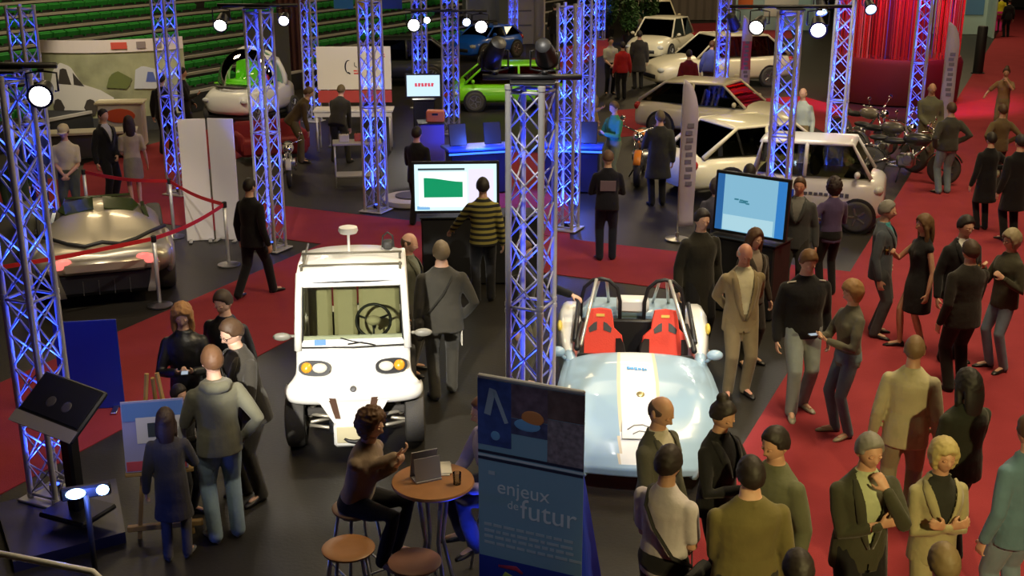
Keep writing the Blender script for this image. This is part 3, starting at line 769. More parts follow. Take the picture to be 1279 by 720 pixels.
LENS = glow('lamp_lens', (1, .93, .82), 22)
LENSB = glow('lamp_lens_blue', (.5, .7, 1), 14)
def spotlight(at, dst, label, blue=False, size=1.0, power=0, hang=False):
    """a can lamp clamped on top of a truss, aimed at dst"""
    r = empty('spotlight', at)
    d = (Vector(dst) - Vector(at)).normalized(); q = d.to_track_quat('Z', 'Y').to_matrix(); s = size
    g = -1 if hang else 1; c0 = Vector((0, 0, g * .20 * s))
    MB().lathe([(.03 * s, -.14 * s), (.07 * s, -.12 * s), (.085 * s, 0), (.10 * s, .14 * s), (.112 * s, .15 * s), (.112 * s, .165 * s), (.09 * s, .165 * s), (.088 * s, .10 * s), (.001, .099 * s)], 20, 0, c0, q).build('can', BLACK, r, True, auto=40)
    MB().lathe([(.001, .120 * s), (.086 * s, .120 * s), (.086 * s, .135 * s), (.05 * s, .15 * s), (.001, .155 * s)], 20, 0, c0, q).build('lens', LENSB if blue else LENS, r, True)
    x = (q @ Vector((1, 0, 0))); x.z = 0; x = x.normalized() if x.length > .1 else Vector((1, 0, 0))
    b = MB(); b.tube([c0 + x * .1 * s, c0 + x * .13 * s, Vector((0, 0, g * .04 * s)) + x * .13 * s, Vector((0, 0, g * .02 * s)), Vector((0, 0, g * .04 * s)) - x * .13 * s, c0 - x * .13 * s, c0 - x * .1 * s], .010 * s, 6)
    b.tube([(0, 0, 0), (0, 0, g * .03 * s)], .03 * s, 8); b.build('yoke', BLACK, r, True)
    if power:
        l = bpy.data.lights.new('spot_lamp', 'SPOT'); l.energy = power; l.spot_size = R(45); l.spot_blend = .6; l.color = (1, .9, .74); l.shadow_soft_size = .06
        o = bpy.data.objects.new('spot_lamp', l); COL.objects.link(o); o.parent = r; aim(o, c0 + d * .18 * s, c0 + d * 3)
    return tag(r, label, 'lamp', 'spotlights on the trusses')
def crossbar(key, half, label, zb):
    """black boom on top of a truss, or clamped to its front, that carries the lamps"""
    p = TR[key]; top = zb is None; z = TH + .012 + (.10 if key == 'near' else 0) if top else zb
    r = empty('lamp_bar', (p[0], p[1] - (0 if top else .275), z))
    b = MB(); b.tube([(-half, 0, .05 if top else 0), (half, 0, .05 if top else 0)], .025, 8); b.build('tube', BLACK, r, True)
    if top: MB().box((0, 0, .0125), (.36, .36, .024), bev=.005).build('clamp_plate', BLACK, r)
    else:
        MB().box((0, .03, 0), (.16, .03, .08), bev=.005).build('clamp_plate', BLACK, r)
        b = MB(); b.box((0, -.08, -.012), (half * 2, .16, .02), bev=.004); b.build('lamp_shelf', BLACK, r)
    tag(r, label, 'lamp bar', 'lamp bars on the trusses'); return r.location
def lamps_on(key, spec, half=.45, zb=None):
    c = crossbar(key, half, 'black lamp bar ' + ('on top of the ' if zb is None else 'clamped to the ') + SHORT[key], zb)
    for dx, dst, lb, bl, sz, pw in spec: spotlight((c.x + dx, c.y - (0 if zb is None else .15), c.z + (.0755 if zb is None and key == 'mid' else (.024 if zb is None else -.026))), dst, lb, bl, sz, pw, not (zb is None and key == 'mid'))
lamps_on('near', [(-.34, (-3.2, 3, 3.6), 'bright can lamp on the left end of the near left truss', False, .9, 25), (.32, (-2.6, 3, 2.9), 'long can lamp on the right end of the near left truss', False, .9, 25)])
lamps_on('mid', [(-.3, (-1.6, 12.5, .5), 'black can lamp on the truss behind the blue banner, left of its mate', True, .9, 40), (.1, (1.3, 14.5, .8), 'black can lamp on the truss behind the blue banner, right of its mate', True, .9, 60)], .4)
lamps_on('wlk', [(-.55, (-4, 9, .0), 'bright lamp on the truss beside the walking man, left of the pair', False, 1.0, 40), (.40, (-3.0, 8, .8), 'small lamp on the truss beside the walking man, right of the pair', False, .8, 40)], .6)
lamps_on('mon', [(-.1, (-2.0, 8, 1.6), 'round glowing lamp on the truss left of the small monitor', False, 1.7, 60)], .35, 2.72)
lamps_on('grn', [(-.5, (-3, 12, 1), 'small lamp left on the truss beside the green car', False, .8, 0), (.75, (1, 8, 1.5), 'round glowing lamp right on the truss beside the green car', False, 1.5, 60), (.4, (1, 16, 1.5), 'small bluish lamp on the truss beside the green car', True, 1.0, 0)], .9, 3.0)
lamps_on('scr', [(-.45, (-1.0, 8.0, .6), 'bright lamp left on the truss behind the light blue screen', False, 1.1, 60), (.42, (3.0, 9.0, .6), 'bright lamp right on the truss behind the light blue screen', False, 1.2, 60), (-.85, (5, 20, .6), 'bluish lamp at the far left of three behind the light blue screen', True, .9, 20)], .9)
lamps_on('van', [(-.45, (5.6, 18.5, .8), 'lamp pointing down on the truss beside the small white van', True, 1.0, 60), (.42, (6.0, 14, .6), 'black lamp right on the truss beside the small white van', True, 1.0, 60)], .5)
# ------------------------------------------------------------------ vehicles
def wheel(parent, c, r, w, axis='x', rimcol=None, name='wheel', spokes=5):
    """tyre with its rim as a sub-part; the axle lies along local x"""
    M3 = Euler((0, R(90), 0)).to_matrix()
    t = MB(); hw = w / 2
    t.lathe([(r * .62, -hw * .8), (r * .80, -hw), (r * .95, -hw * .86), (r, -hw * .5), (r, hw * .5), (r * .95, hw * .86), (r * .80, hw), (r * .62, hw * .8)], 28, 0, (0, 0, 0), M3)
    o = t.build(name, RUBBER, parent, True, auto=50); o.location = c
    b = MB()
    b.lathe([(r * .10, -hw * .5), (r * .60, -hw * .5), (r * .65, -hw * .8), (r * .66, hw * .8), (r * .60, hw * .82), (r * .57, hw * .4), (r * .12, hw * .55), (.001, hw * .6)], 28, 0, (0, 0, 0), M3)
    for k in range(spokes):
        for sg in (-1, 1):
            a = 2 * math.pi * k / spokes
            b.tube([(sg * hw * .62, r * .12 * math.cos(a), r * .12 * math.sin(a)), (sg * hw * .74, r * .60 * math.cos(a), r * .60 * math.sin(a))], [r * .10, r * .07], 6)
    b.build('rim', rimcol or STEEL, o, True, auto=40)
    return o

def car(label, at, yaw, L=4.0, W_=1.7, H=1.45, col=(.7, .68, .6), cab=(.27, .43, .80, .97), belt=.88, low=.2, wr=.31, nose=.72, tail=.92, roof=.66, group=None, gl=None, wheels=True, name='car', taper=.2):
    pm = paint(col); gl = gl or DARKGLASS
    def zt(t):
        if t < cab[0]: k = t / cab[0]; return belt * (nose + (1 - nose) * math.sin(k * math.pi / 2) ** .8)
        if t > cab[3] - .05: k = (t - cab[3] + .05) / (1.05 - cab[3]); return belt * (1 - (1 - tail) * min(1, k) ** 1.5)
        return belt
    def hw(t): e = max(0, (abs(t - .5) - .26) / .24); return W_ / 2 * (1 - taper * e ** 2.4)
    b = MB(); rings = []
    ts = [0, .012, .04, .1, .18, .26, .34, .45, .55, .65, .75, .84, .91, .96, .988, 1.0]
    for i, t in enumerate(ts):
        y = -L / 2 + L * t; w = hw(t); top = zt(t); lo = low
        sh = {0: .86, 1: .95, len(ts) - 1: .86, len(ts) - 2: .95}.get(i, 1.0)
        mid = (top + lo) / 2; hz = (top - lo) / 2 * (sh if sh < 1 else 1); w2 = w * (sh if sh < 1 else 1)
        rg = []
        for j in range(24):
            a = 2 * math.pi * j / 24; ca, sa = math.cos(a), math.sin(a); n = 4.5
            x = w2 * abs(ca) ** (2 / n) * (1 if ca > 0 else -1); z = hz * abs(sa) ** (2 / n) * (1 if sa > 0 else -1)
            if z > 0: x *= 1 - .10 * (z / hz) ** 2
            rg.append((x, y, mid + z + (.03 * (1 - (x / w) ** 2) if z > hz * .8 else 0)))
        rings.append(rg)
    b.loft(rings)
    body = b.build(name, pm, None, True, auto=60); body.location = (at[0], at[1], at[2] if len(at) > 2 else 0.012); body.rotation_euler = (0, 0, R(yaw))
    tag(body, label, 'car', group)
    Y = [-L / 2 + L * c for c in cab]; wb = W_ / 2 * .90; wr2 = W_ / 2 * roof * 1.06
    zr = H - .05; wf = hw(cab[0]) * .86; wk = hw(min(.97, cab[3])) * .86
    A = [(-wf, Y[0], belt - .02), (wf, Y[0], belt - .02)]; B = [(-wr2, Y[1], zr), (wr2, Y[1], zr)]; C = [(-wr2, Y[2], zr - .02), (wr2, Y[2], zr - .02)]; D = [(-wk, Y[3], belt - .02), (wk, Y[3], belt - .02)]
    mid_y = (Y[1] + Y[2]) / 2
    rf = MB(); n = 8
    rf.loft([[(wr2 * 1.03 * math.cos(2 * math.pi * j / 20) * (1 if abs(math.cos(2 * math.pi * j / 20)) > 0 else 1), y, zr - .02 + zz + .045 * max(-.3, math.sin(2 * math.pi * j / 20))) for j in range(20)] for y, zz in ((Y[1] - .04, -.01), (Y[1] + .06, .012), (Y[1] * .6 + Y[2] * .4, .03), (Y[1] * .3 + Y[2] * .7, .026), (Y[2], 0), (Y[2] + .05, -.02))])
    rf.build('roof', pm, body, True)
    for k in (0, 1):
        for q, r_ in (([A[k], B[k], C[k], D[k]], (.035, .032, .032, .05)), ([((wb * .99) * (1 if k else -1), mid_y, belt - .03), (wr2 * (1 if k else -1), mid_y, zr - .01)], .035)):
            pl = MB(); pl.tube(q, r_, 8); pl.build('pillar', pm, body, True)
    def pane(nm, q):
        g = MB(); g.add([Vector(p) for p in q], [tuple(range(len(q)))]); g.build(nm, gl, body, solid=.006)
    pane('windshield', [A[0], A[1], B[1], B[0]]); pane('rear_window', [D[1], D[0], C[0], C[1]])
    for k in (0, 1):
        sx = 1 if k else -1
        pane('side_window', [A[k], (sx * wb * .99, mid_y, belt - .02), (sx * wr2, mid_y, zr), B[k]]); pane('side_window', [(sx * wb * .99, mid_y, belt - .02), D[k], C[k], (sx * wr2, mid_y, zr)])
    for sx in (-1, 1):
        ins = MB(); ins.box((sx * W_ * .2, mid_y - .15, belt + .02), (.42, .14, .55), (R(-12), 0, 0), bev=.05)
        ins.box((sx * W_ * .2, mid_y - .17, belt + .38), (.22, .09, .16), (R(-12), 0, 0), bev=.03)
        ins.build('seat', mat('seat_grey', (.10, .09, .075), .8), body, True)
    dsh = MB(); dsh.box((0, Y[0] + .28, belt - .02), (W_ * .76, .35, .12), bev=.05); dsh.build('dashboard', BLACK, body, True)
    if wheels:
        for sx in (-1, 1):
            for t in (.185, .80):
                y = -L / 2 + L * t; w = W_ / 2
                ar = MB(); ar.lathe([(.001, -.02), (wr * 1.18, -.02), (wr * 1.18, .012), (wr * 1.08, .022), (.001, .022)], 28, 0, (0, 0, 0), Euler((0, R(90 * sx), 0)).to_matrix())
                a = ar.build('wheel_arch', BLACK, body, True, auto=40); a.location = (sx * (hw(t) - .012), y, wr)
                wheel(body, (sx * (hw(t) - .045), y, wr), wr, .17)
    yl = -L / 2
    for sx in (-1, 1):
        m = MB(); m.ball((sx * W_ * .34, yl + .10, belt * nose * .86), (.16, .10, .085), 14, 10); m.build('headlight', mat('headlight_glass', (.55, .56, .55), .08), body, True)
        m = MB(); m.ball((sx * W_ * .36, -yl - .08, belt * .82), (.11, .09, .10), 12, 8); m.build('tail_light', mat('tail_light_glass', (.4, .02, .02), .15), body, True)
        m = MB(); m.ball((sx * (W_ / 2 + .06), Y[0] + .22, belt + .07), (.09, .05, .06), 12, 8); m.tube([(sx * (W_ / 2 - .06), Y[0] + .24, belt), (sx * (W_ / 2 + .03), Y[0] + .22, belt + .05)], .018, 6); m.build('wing_mirror', pm, body, True)
    m = MB(); m.box((0, yl + .035, low + .19), (W_ * .52, .1, .16), bev=.03); m.build('grille', BLACK, body, True)
    return body

# --- the white electric utility car in the middle
def utility_car():
    WP = paint((.86, .85, .80)); TRIM = mat('brown_trim', (.10, .05, .03), .5); SEAL = mat('window_seal', (.02, .02, .02), .6)
    root = empty('utility_car', (-1.575, 10.86, 0), R(5.5))
    tag(root, 'small white electric utility car with a roof antenna dish and wide shovel bumper', 'car', 'exhibited vehicles')
    # nose: bonnet that runs down into the wide shovel bumper
    rows = [(-.24, .60, .36), (-.38, .555, .50), (-.47, .555, .60), (-.52, .585, .645), (-.53, .635, .662), (-.51, .69, .66), (-.45, .735, .63), (-.38, .765, .585), (-.32, .81, .55), (-.27, .87, .545), (-.235, .945, .545), (-.19, 1.0, .545), (-.14, 1.03, .54)]
    def nose(u, v):
        k = v * (len(rows) - 1); i = min(int(k), len(rows) - 2); f = k - i
        y, z, w = (rows[i][q] + (rows[i + 1][q] - rows[i][q]) * f for q in range(3))
        a = 2 * u - 1; bend = .20 if i < 6 else .07
        return Vector((w * math.sin(a * math.pi / 2) if abs(a) < 1 else w * a, y + bend * abs(a) ** 3, z - .02 * abs(a) ** 3))
    b = MB(); b.grid(nose, 32, 26); b.build('bonnet', WP, root, True, solid=.025)
    for sx in (-1, 1):                                  # cab sides below the windows, floor
        b = MB(); b.loft([[(sx * x, y, z) for y, z in ((-.20, .62), (-.16, 1.03), (.86, 1.02), (.90, .40), (.32, .36), (.24, .50))] for x in (.50, .545)])
        b.build('door_panel', WP, root, bevel=.012)
    b = MB(); b.box((0, .35, .36), (1.0, 1.15, .08), bev=.02); b.box((0, .90, .72), (1.06, .06, .62), bev=.02); b.build('cab_floor', mat('cab_liner', (.05, .045, .04), .8), root)
    b = MB(); b.box((0, 1.14, .72), (1.06, .44, .50), bev=.06); b.build('cargo_box', WP, root, True, auto=40)
    # windscreen frame, roof, pillars
    A, Bz = .535, .50
    for sx in (-1, 1):
        f = MB(); f.tube([(sx * A, -.17, 1.0), (sx * (A - .008), -.12, 1.2), (sx * .515, -.04, 1.50), (sx * Bz, .035, 1.73)], [.038, .038, .036, .036], 10)
        f.build('pillar', WP, root, True)
        f = MB(); f.tube([(sx * .535, .36, 1.0), (sx * .505, .36, 1.73)], .03, 8); f.build('pillar', WP, root, True)
        f = MB(); f.tube([(sx * .535, .86, 1.0), (sx * .50, .84, 1.73)], .035, 8); f.build('pillar', WP, root, True)
    m = MB(); m.box((0, -.135, 1.075), (1.02, .03, .12), (R(-14), 0, 0), bev=.012); m.box((0, .012, 1.665), (.98, .03, .15), (R(-18), 0, 0), bev=.012); m.build('windshield_frame', WP, root, True, auto=40)
    r = MB(); r.loft([[(x * w, y, z + .06 * (1 - abs(x) ** 2.5)) for x in [-1 + .125 * i for i in range(17)]] + [(x * w, y, z - .03) for x in [1 - .25 * i for i in range(9)]] for y, z, w in ((-.02, 1.70, .50), (.02, 1.735, .525), (.30, 1.75, .53), (.60, 1.745, .525), (.84, 1.725, .51), (.90, 1.70, .49))])
    r.build('roof', WP, root, True, auto=50)
    g = MB(); g.add([(-.50, -.15, 1.10), (.50, -.15, 1.10), (.475, .01, 1.64), (-.475, .01, 1.64)], [(0, 1, 2, 3)]); g.build('windshield', glass('screen_glass', (.80, .82, .74), .02), root, solid=.005)
    s = MB(); s.tube([(-.515, -.165, 1.03), (-.49, -.15, 1.10), (-.475, .0, 1.64), (0, -.012, 1.645), (.475, .0, 1.64), (.49, -.15, 1.10), (.515, -.165, 1.03), (0, -.185, 1.022)], .011, 6, closed=True); s.build('window_seal', SEAL, root, True)
    for sx in (-1, 1):
        g = MB(); g.add([(sx * .535, -.10, 1.06), (sx * .535, .34, 1.06), (sx * .51, .34, 1.66), (sx * .505, .06, 1.66)], [(0, 1, 2, 3)]); g.add([(sx * .535, .38, 1.06), (sx * .53, .84, 1.06), (sx * .505, .82, 1.66), (sx * .51, .38, 1.66)], [(0, 1, 2, 3)])
        g.build('side_window', CLEARGLASS, root, solid=.005)
    st = MB(); st.box((-.32, -.158, 1.075), (.11, .012, .055), (R(-14), 0, 0)); st.build('blue_sticker', mat('sticker_blue', (.08, .25, .6), .5), root)
    # seats, wheel, dash
    SEAT = mat('beige_seat', (.62, .56, .38), .8, bump=.2)
    for x in (-.36, -.10, .25):
        q = MB(); w = .24 if x < .2 else .42
        q.box((x, .62, 1.08), (w, .12, .72), (R(-10), 0, 0), bev=.045); q.box((x, .40, .74), (w, .46, .13), (R(5), 0, 0), bev=.05); q.build('seat', SEAT, root, True, auto=40)
    d = MB(); d.box((0, -.06, 1.02), (.98, .20, .12), bev=.05); d.build('dashboard', mat('dash', (.035, .033, .028), .7), root, True)
    w = MB(); c = Vector((.20, .12, 1.19)); q = Euler((R(58), 0, 0)).to_matrix()
    w.tube([c + q @ Vector((.17 * math.cos(a), .17 * math.sin(a), 0)) for a in np.linspace(0, 2 * math.pi, 24, endpoint=False)], .015, 8, closed=True)
    for a in (R(20), R(160), R(270)): w.tube([c, c + q @ Vector((.165 * math.cos(a), .165 * math.sin(a), 0))], .012, 6)
    w.tube([c, c + q @ Vector((0, -.02, -.2))], .022, 8); w.build('steering_wheel', BLACK, root, True)
    a = MB(); a.ball(c + q @ Vector((0, 0, .01)), (.075, .06, .05), 14, 10); a.build('airbag_boss', SEAT, root, True)
    # wiper, lamps, vents, bumper box
    w = MB(); w.tube([(-.05, -.19, 1.06), (.08, -.185, 1.075), (.20, -.197, 1.05)], .008, 6); w.tube([(-.12, -.175, 1.12), (.0, -.18, 1.085), (.22, -.2, 1.045)], .007, 6); w.build('wiper', BLACK, root, True)
    for sx in (-1, 1):
        h = MB(); q = Euler((R(60), 0, R(sx * 9))).to_matrix()
        base = Vector((sx * .37, -.335, .875))
        h.add([base + q @ Vector((.155 * math.copysign(abs(math.cos(t)) ** .7, math.cos(t)), .075 * math.copysign(abs(math.sin(t)) ** .8, math.sin(t)), zz)) for zz in (-.02, .022) for t in np.linspace(0, 2 * math.pi, 24, endpoint=False)], [tuple(range(24))[::-1], tuple(range(24, 48))] + [(i, (i + 1) % 24, 24 + (i + 1) % 24, 24 + i) for i in range(24)])
        hl = h.build('headlight', BLACK, root, True, auto=40)
        m = MB(); m.ball(base + q @ Vector((sx * .075, 0, .022)), (.055, .055, .03), 14, 8, rot=(R(60), 0, 0)); m.build('indicator_lens', mat('amber_lens', (.85, .36, .03), .2), hl, True)
        m = MB(); m.ball(base + q @ Vector((-sx * .055, 0, .022)), (.075, .05, .03), 14, 8, rot=(R(60), 0, 0)); m.build('lens', mat('headlight_lens', (.75, .72, .62), .12), hl, True)
        v = MB(); v.loft([[(sx * (x + k), y, z) for x, y, z in ((.17, -.545, .64), (.235, -.535, .64), (.17, -.53, .42), (.13, -.535, .42))] for k in (0, .012)]); v.build('vent', TRIM, root)
        mi = MB(); mi.tube([(sx * .53, -.08, 1.12), (sx * .62, -.10, 1.13)], .016, 6); mi.ball((sx * .69, -.11, 1.13), (.09, .035, .042), 14, 10); mi.build('wing_mirror', mat('mirror_grey', (.25, .24, .2), .4), root, True)
    ch = MB(); ch.loft([[(-.33 * k, y, z), (.33 * k, y, z), (.33 * k, y + .12, z), (-.33 * k, y + .12, z)] for k, y, z in ((1.25, -.50, .645), (1.0, -.535, .60), (.72, -.53, .44), (.50, -.525, .32), (.48, -.50, .28))]); ch.build('chin_panel', WP, root, True, auto=35)
    bb = MB(); bb.box((0, -.52, .27), (.40, .18, .24), bev=.025); bx = bb.build('bumper_box', WP, root, True, auto=35)
    bb = MB(); bb.box((0, -.612, .285), (.34, .012, .17), bev=.006); bb.build('bumper_plate', mat('bumper_cream', (.62, .56, .36), .5), bx)
    bb = MB(); bb.tube([(-.10, -.622, .25), (-.06, -.624, .225), (0, -.625, .215), (.06, -.624, .225), (.10, -.622, .25)], [.012, .02, .023, .02, .012], 8); bb.build('tow_slot', BLACK, bx, True)
    e = MB(); e.lathe([(.001, 0), (.032, 0), (.030, .012), (.001, .014)], 20, 0, (0, -.508, .715), Euler((R(40), 0, 0)).to_matrix()); e.build('emblem', mat('emblem_grey', (.12, .12, .13), .4), root, True)
    # chassis and wheels
    for sx in (-1, 1):
        wheel(root, (sx * .585, -.16, .285), .285, .20, spokes=6)
        wheel(root, (sx * .545, 1.05, .285), .285, .15, spokes=6)
        s = MB()
        for z in (.22, .34): s.tube([(sx * .20, -.30, z), (sx * .50, -.18, z)], .018, 8); s.tube([(sx * .20, -.02, z), (sx * .50, -.14, z)], .018, 8)
        s.tube([(sx * .46, -.16, .30), (sx * .34, -.12, .60)], [.032, .03], 10); s.build('suspension_arm', mat('suspension_metal', (.55, .5, .4), .4, .6), root, True)
    u = MB(); u.box((0, .3, .30), (.5, 1.6, .14), bev=.03); u.box((0, -.15, .36), (.42, .5, .2), bev=.04); u.build('chassis', BLACK, root)
    # roof bars, dish, camera
    b = MB(); b.tube([(-.50, .05, 1.80), (.50, .05, 1.80)], .013, 8); b.tube([(-.50, .36, 1.835), (.50, .36, 1.835)], .012, 8); b.tube([(-.46, .04, 1.80), (-.47, .86, 1.80)], .012, 8)
    for x in (-.48, .48):
        for y in (.05, .36): b.tube([(x, y, 1.74), (x, y, 1.82)], .014, 6)
    b.build('roof_rack', mat('rack_bar', (.12, .11, .08), .4), root, True)
    d = MB(); d.tube([(-.03, .46, 1.78), (-.03, .46, 2.02)], .014, 8); d.lathe([(.02, 2.0), (.085, 2.015), (.1, 2.04), (.092, 2.075), (.05, 2.088), (.001, 2.09)], 24, 0, (-.03, .46, 0)); d.build('antenna_dish', mat('antenna_white', (.75, .73, .68), .45), root, True, auto=45)
    c = MB(); c.box((.36, .66, 1.83), (.10, .10, .10), bev=.02); c.tube([(.30, .66, 1.80), (.31, .66, 1.92), (.36, .66, 1.96), (.41, .66, 1.92), (.42, .66, 1.80)], .010, 6); c.build('roof_camera', mat('camera_dark', (.05, .05, .05), .5), root, True)
    return root
utility_car()

# --- the pale blue open two-seater
def roadster():
    SKY = paint((.31, .45, .58), .5); WP = paint((.86, .86, .84), .8); TAN = mat('stripe_edge', (.62, .54, .40), .5)
    RED = mat('red_seat_fabric', (.75, .055, .03), .7, bump=.15); BOL = mat('seat_bolster', (.02, .018, .018), .8)
    root = empty('roadster', (1.27, 11.2, .0), R(-4))
    tag(root, 'pale blue open two-seat sports car with red bucket seats and white bonnet stripe', 'car', 'exhibited vehicles')
    prof = [(-.06, .79, .715), (-.10, .80, .725), (-.40, .80, .755), (-.75, .765, .78), (-1.05, .69, .775), (-1.30, .59, .735), (-1.50, .47, .66), (-1.62, .36, .58), (-1.69, .27, .52), (-1.68, .20, .49), (-1.60, .16, .46)]
    def hood(u, v):
        k = v * (len(prof) - 1); i = min(int(k), len(prof) - 2); f = k - i
        y, zt, w = (prof[i][q] + (prof[i + 1][q] - prof[i][q]) * f for q in range(3))
        a = (2 * u - 1) * math.pi / 2; x = w * math.sin(a) if abs(a) < 1.2 else w * math.copysign(1, a) * (1 - .07 * (1 - abs(math.sin(a))))
        zl = .30 if zt > .5 else max(.15, zt * .55)
        z = zl + (zt - zl) * max(0, math.cos(a)) ** .24
        z += .055 * math.exp(-((abs(x) - .56) / .16) ** 2) * math.exp(-((y + 1.0) / .34) ** 2)
        y -= -.20 * (x / .78) ** 2 * max(0, (-y - .9) / .8)
        return Vector((x, y, z))
    b = MB(); nu, nv = 72, 50
    b.grid(hood, nu, nv)
    for i, fc in enumerate(b.f):
        c = sum((Vector(b.v[j]) for j in fc), Vector()) / 4
        ax = abs(c.x)
        if ax < .165 and c.z > .3: b.m[i] = 1
        elif ax < .19 and c.z > .3: b.m[i] = 2
    b.build('bonnet', [SKY, WP, TAN], root, True, solid=.012)
    # writing and emblem on the stripe
    m = MB()
    for k, (x, w) in enumerate(((-.085, .03), (-.05, .035), (-.012, .028), (.025, .03), (.06, .02), (.085, .018))):
        m.box((x, -.52 - .006 * k, .803), (w, .035 if k % 2 else .05, .012), (R(3), 0, R(8)), bev=.004)
    m.build('stripe_mark', mat('mark_blue', (.10, .36, .75), .5), root)
    m = MB(); m.lathe([(.001, 0), (.04, 0), (.038, .012), (.001, .016)], 20, 0, (.02, -.98, .712), Euler((R(14), 0, 0)).to_matrix()); m.build('emblem', mat('emblem_gold', (.6, .5, .25), .35, .7), root, True)
    m = MB(); m.box((.02, -1.42, .545), (.36, .20, .012), (R(31), 0, 0), bev=.004); m.build('plate', mat('plate_white', (.8, .8, .78), .5), root)
    m = MB(); m.tube([(-.11, -1.43, .553), (-.05, -1.39, .578), (.03, -1.38, .582), (.11, -1.41, .567), (.15, -1.44, .548)], .007, 5); m.tube([(-.06, -1.47, .527), (.0, -1.44, .546), (.08, -1.45, .54)], .006, 5); m.build('plate_squiggle', mat('squiggle', (.25, .25, .28), .5), root, True)
    # flanks and rear wings
    for sx in (-1, 1):
        rings = []
        for y, zt, xo, xi in ((-.10, .74, .725, .60), (.15, .73, .755, .60), (.45, .76, .79, .58), (.75, .84, .825, .56), (1.05, .90, .84, .55), (1.30, .89, .82, .55), (1.52, .80, .77, .56), (1.66, .66, .70, .58)):
            lo = .26; rg = []
            for j in range(18):
                a = 2 * math.pi * j / 18; ca, sa = math.cos(a), math.sin(a)
                xm, xr = (xo + xi) / 2, (xo - xi) / 2; zm, zr = (zt + lo) / 2, (zt - lo) / 2
                rg.append((sx * (xm + xr * math.copysign(abs(ca) ** .6, ca)), y, zm + zr * math.copysign(abs(sa) ** .6, sa)))
            rings.append(rg if sx > 0 else rg[::-1])
        q = MB(); q.loft(rings)
        for i, fc in enumerate(q.f):
            c = sum((Vector(q.v[j]) for j in fc), Vector()) / len(fc)
            if c.z > .70 and c.y > .30: q.m[i] = 1
        q.build('rear_wing', [SKY, WP], root, True)
        mi = MB(); mi.ball((sx * .80, -.10, .80), (.085, .06, .055), 14, 10); mi.tube([(sx * .72, -.08, .72), (sx * .78, -.1, .78)], .02, 6); mi.build('wing_mirror', SKY, root, True)
        mk = MB(); mk.ball((sx * .80, .70, .80), (.03, .09, .06), 12, 8); mk.build('side_marker', mat('marker_yellow', (.75, .6, .1), .4), root, True)
        for y, r in ((-1.02, .29), (1.10, .31)): wheel(root, (sx * .70, y, r), r, .19, spokes=5)
        for y in (.12,): 
            e = MB(); e.tube([(sx * .60, y - .12, .80), (sx * .60, .30, .80), (sx * .56, .62, .86)], .03, 8); e.build('cockpit_edge', BLACK, root, True)
    t = MB(); t.box((0, .45, .24), (1.18, 1.5, .10), bev=.02); t.box((0, .98, .55), (1.14, .08, .5), bev=.02); t.box((0, .2, .42), (.16, .9, .26), bev=.04); t.box((0, -.03, .62), (1.2, .06, .28), bev=.02); t.build('cockpit_tub', BLACK, root, True, auto=40)
    t = MB(); t.box((0, 1.42, .60), (1.12, .5, .5), bev=.08); t.build('tail_deck', SKY, root, True, auto=40)
    t = MB(); t.box((0, 1.12, .93), (.36, .20, .16), bev=.03); t.build('engine_cover', WP, root, True, auto=40)
    def seat(x):
        q = Matrix.Translation((x, .48, .34)) @ Matrix.Rotation(R(-24), 4, 'X')
        out = [(-.20, 0), (.20, 0), (.215, .20), (.25, .34), (.235, .42), (.15, .50), (.135, .62), (.115, .70), (.0, .715)]
        poly = out + [(-a, c) for a, c in out[::-1] if a > .0 and (a, c) not in ((-.20, 0), (.20, 0))]
        sb = MB(); pl = [(a, c) for a, c in poly]
        rings = []
        for d, k in ((.05, .95), (.06, 1.0), (-.03, 1.0), (-.045, .96)): rings.append([q @ Vector((a * k, d, .35 + (c - .35) * k)) for a, c in pl])
        sb.loft(rings[::-1]); s = sb.build('seat', RED, root, True, auto=40)
        for sx in (-1, 1):
            w = MB(); w.loft([[q @ Vector((sx * (a + o), d, c)) for a, c, o, d in ((.17, zz, 0, -.06), (.22 + wd, zz, 0, -.12), (.235 + wd, zz, 0, .02), (.20, zz, 0, .05))] for zz, wd in ((.0, .03), (.1, .045), (.22, .05), (.32, .03), (.38, .0))]); w.build('bolster', BOL, s, True, auto=50)
            hh = MB(); hh.loft([[q @ Vector((sx * a, d, c)) for a, c in ((.035, .47), (.115, .44), (.125, .49), (.07, .545), (.035, .56))] for d in (-.052, -.046)]); hh.build('harness_slot', BLACK, s)
        e = MB(); e.box(q @ Vector((0, -.05, .63)), (.09, .01, .03), (R(-24), 0, 0)); e.build('headrest_mark', mat('mark_gold', (.7, .45, .05), .5), s)
        c = MB(); c.box((x, .26, .36), (.40, .44, .12), (R(8), 0, 0), bev=.05); c.build('seat_cushion', RED, s, True, auto=40)
    seat(-.36); seat(.34)
    for x in (-.36, .34):
        h = MB(); h.tube([(x - .22, .98, .60), (x - .215, .99, 1.0), (x - .18, 1.0, 1.15), (x - .09, 1.0, 1.235), (x, 1.0, 1.255), (x + .09, 1.0, 1.235), (x + .18, 1.0, 1.15), (x + .215, .99, 1.0), (x + .22, .98, .60)], .022, 10); h.build('roll_hoop', BLACK, root, True)
        sg = -1 if x < 0 else 1
        s = MB(); s.tube([(x + sg * .05, .98, 1.25), (sg * .565, .10, .80)], .020, 10); s.tube([(x - sg * .06, 1.0, 1.24), (x - sg * .10, 1.45, .84)], .018, 8); s.tube([(x + sg * .02, 1.0, 1.25), (x + sg * .08, 1.45, .84)], .018, 8); s.build('roll_brace', mat('brace_silver', (.72, .70, .66), .3, .6), root, True)
        s = MB(); s.tube([(sg * .60, .95, 1.0), (sg * .63, .25, .80)], .026, 8); s.build('side_brace', BLACK, root, True)
    return root
roadster()

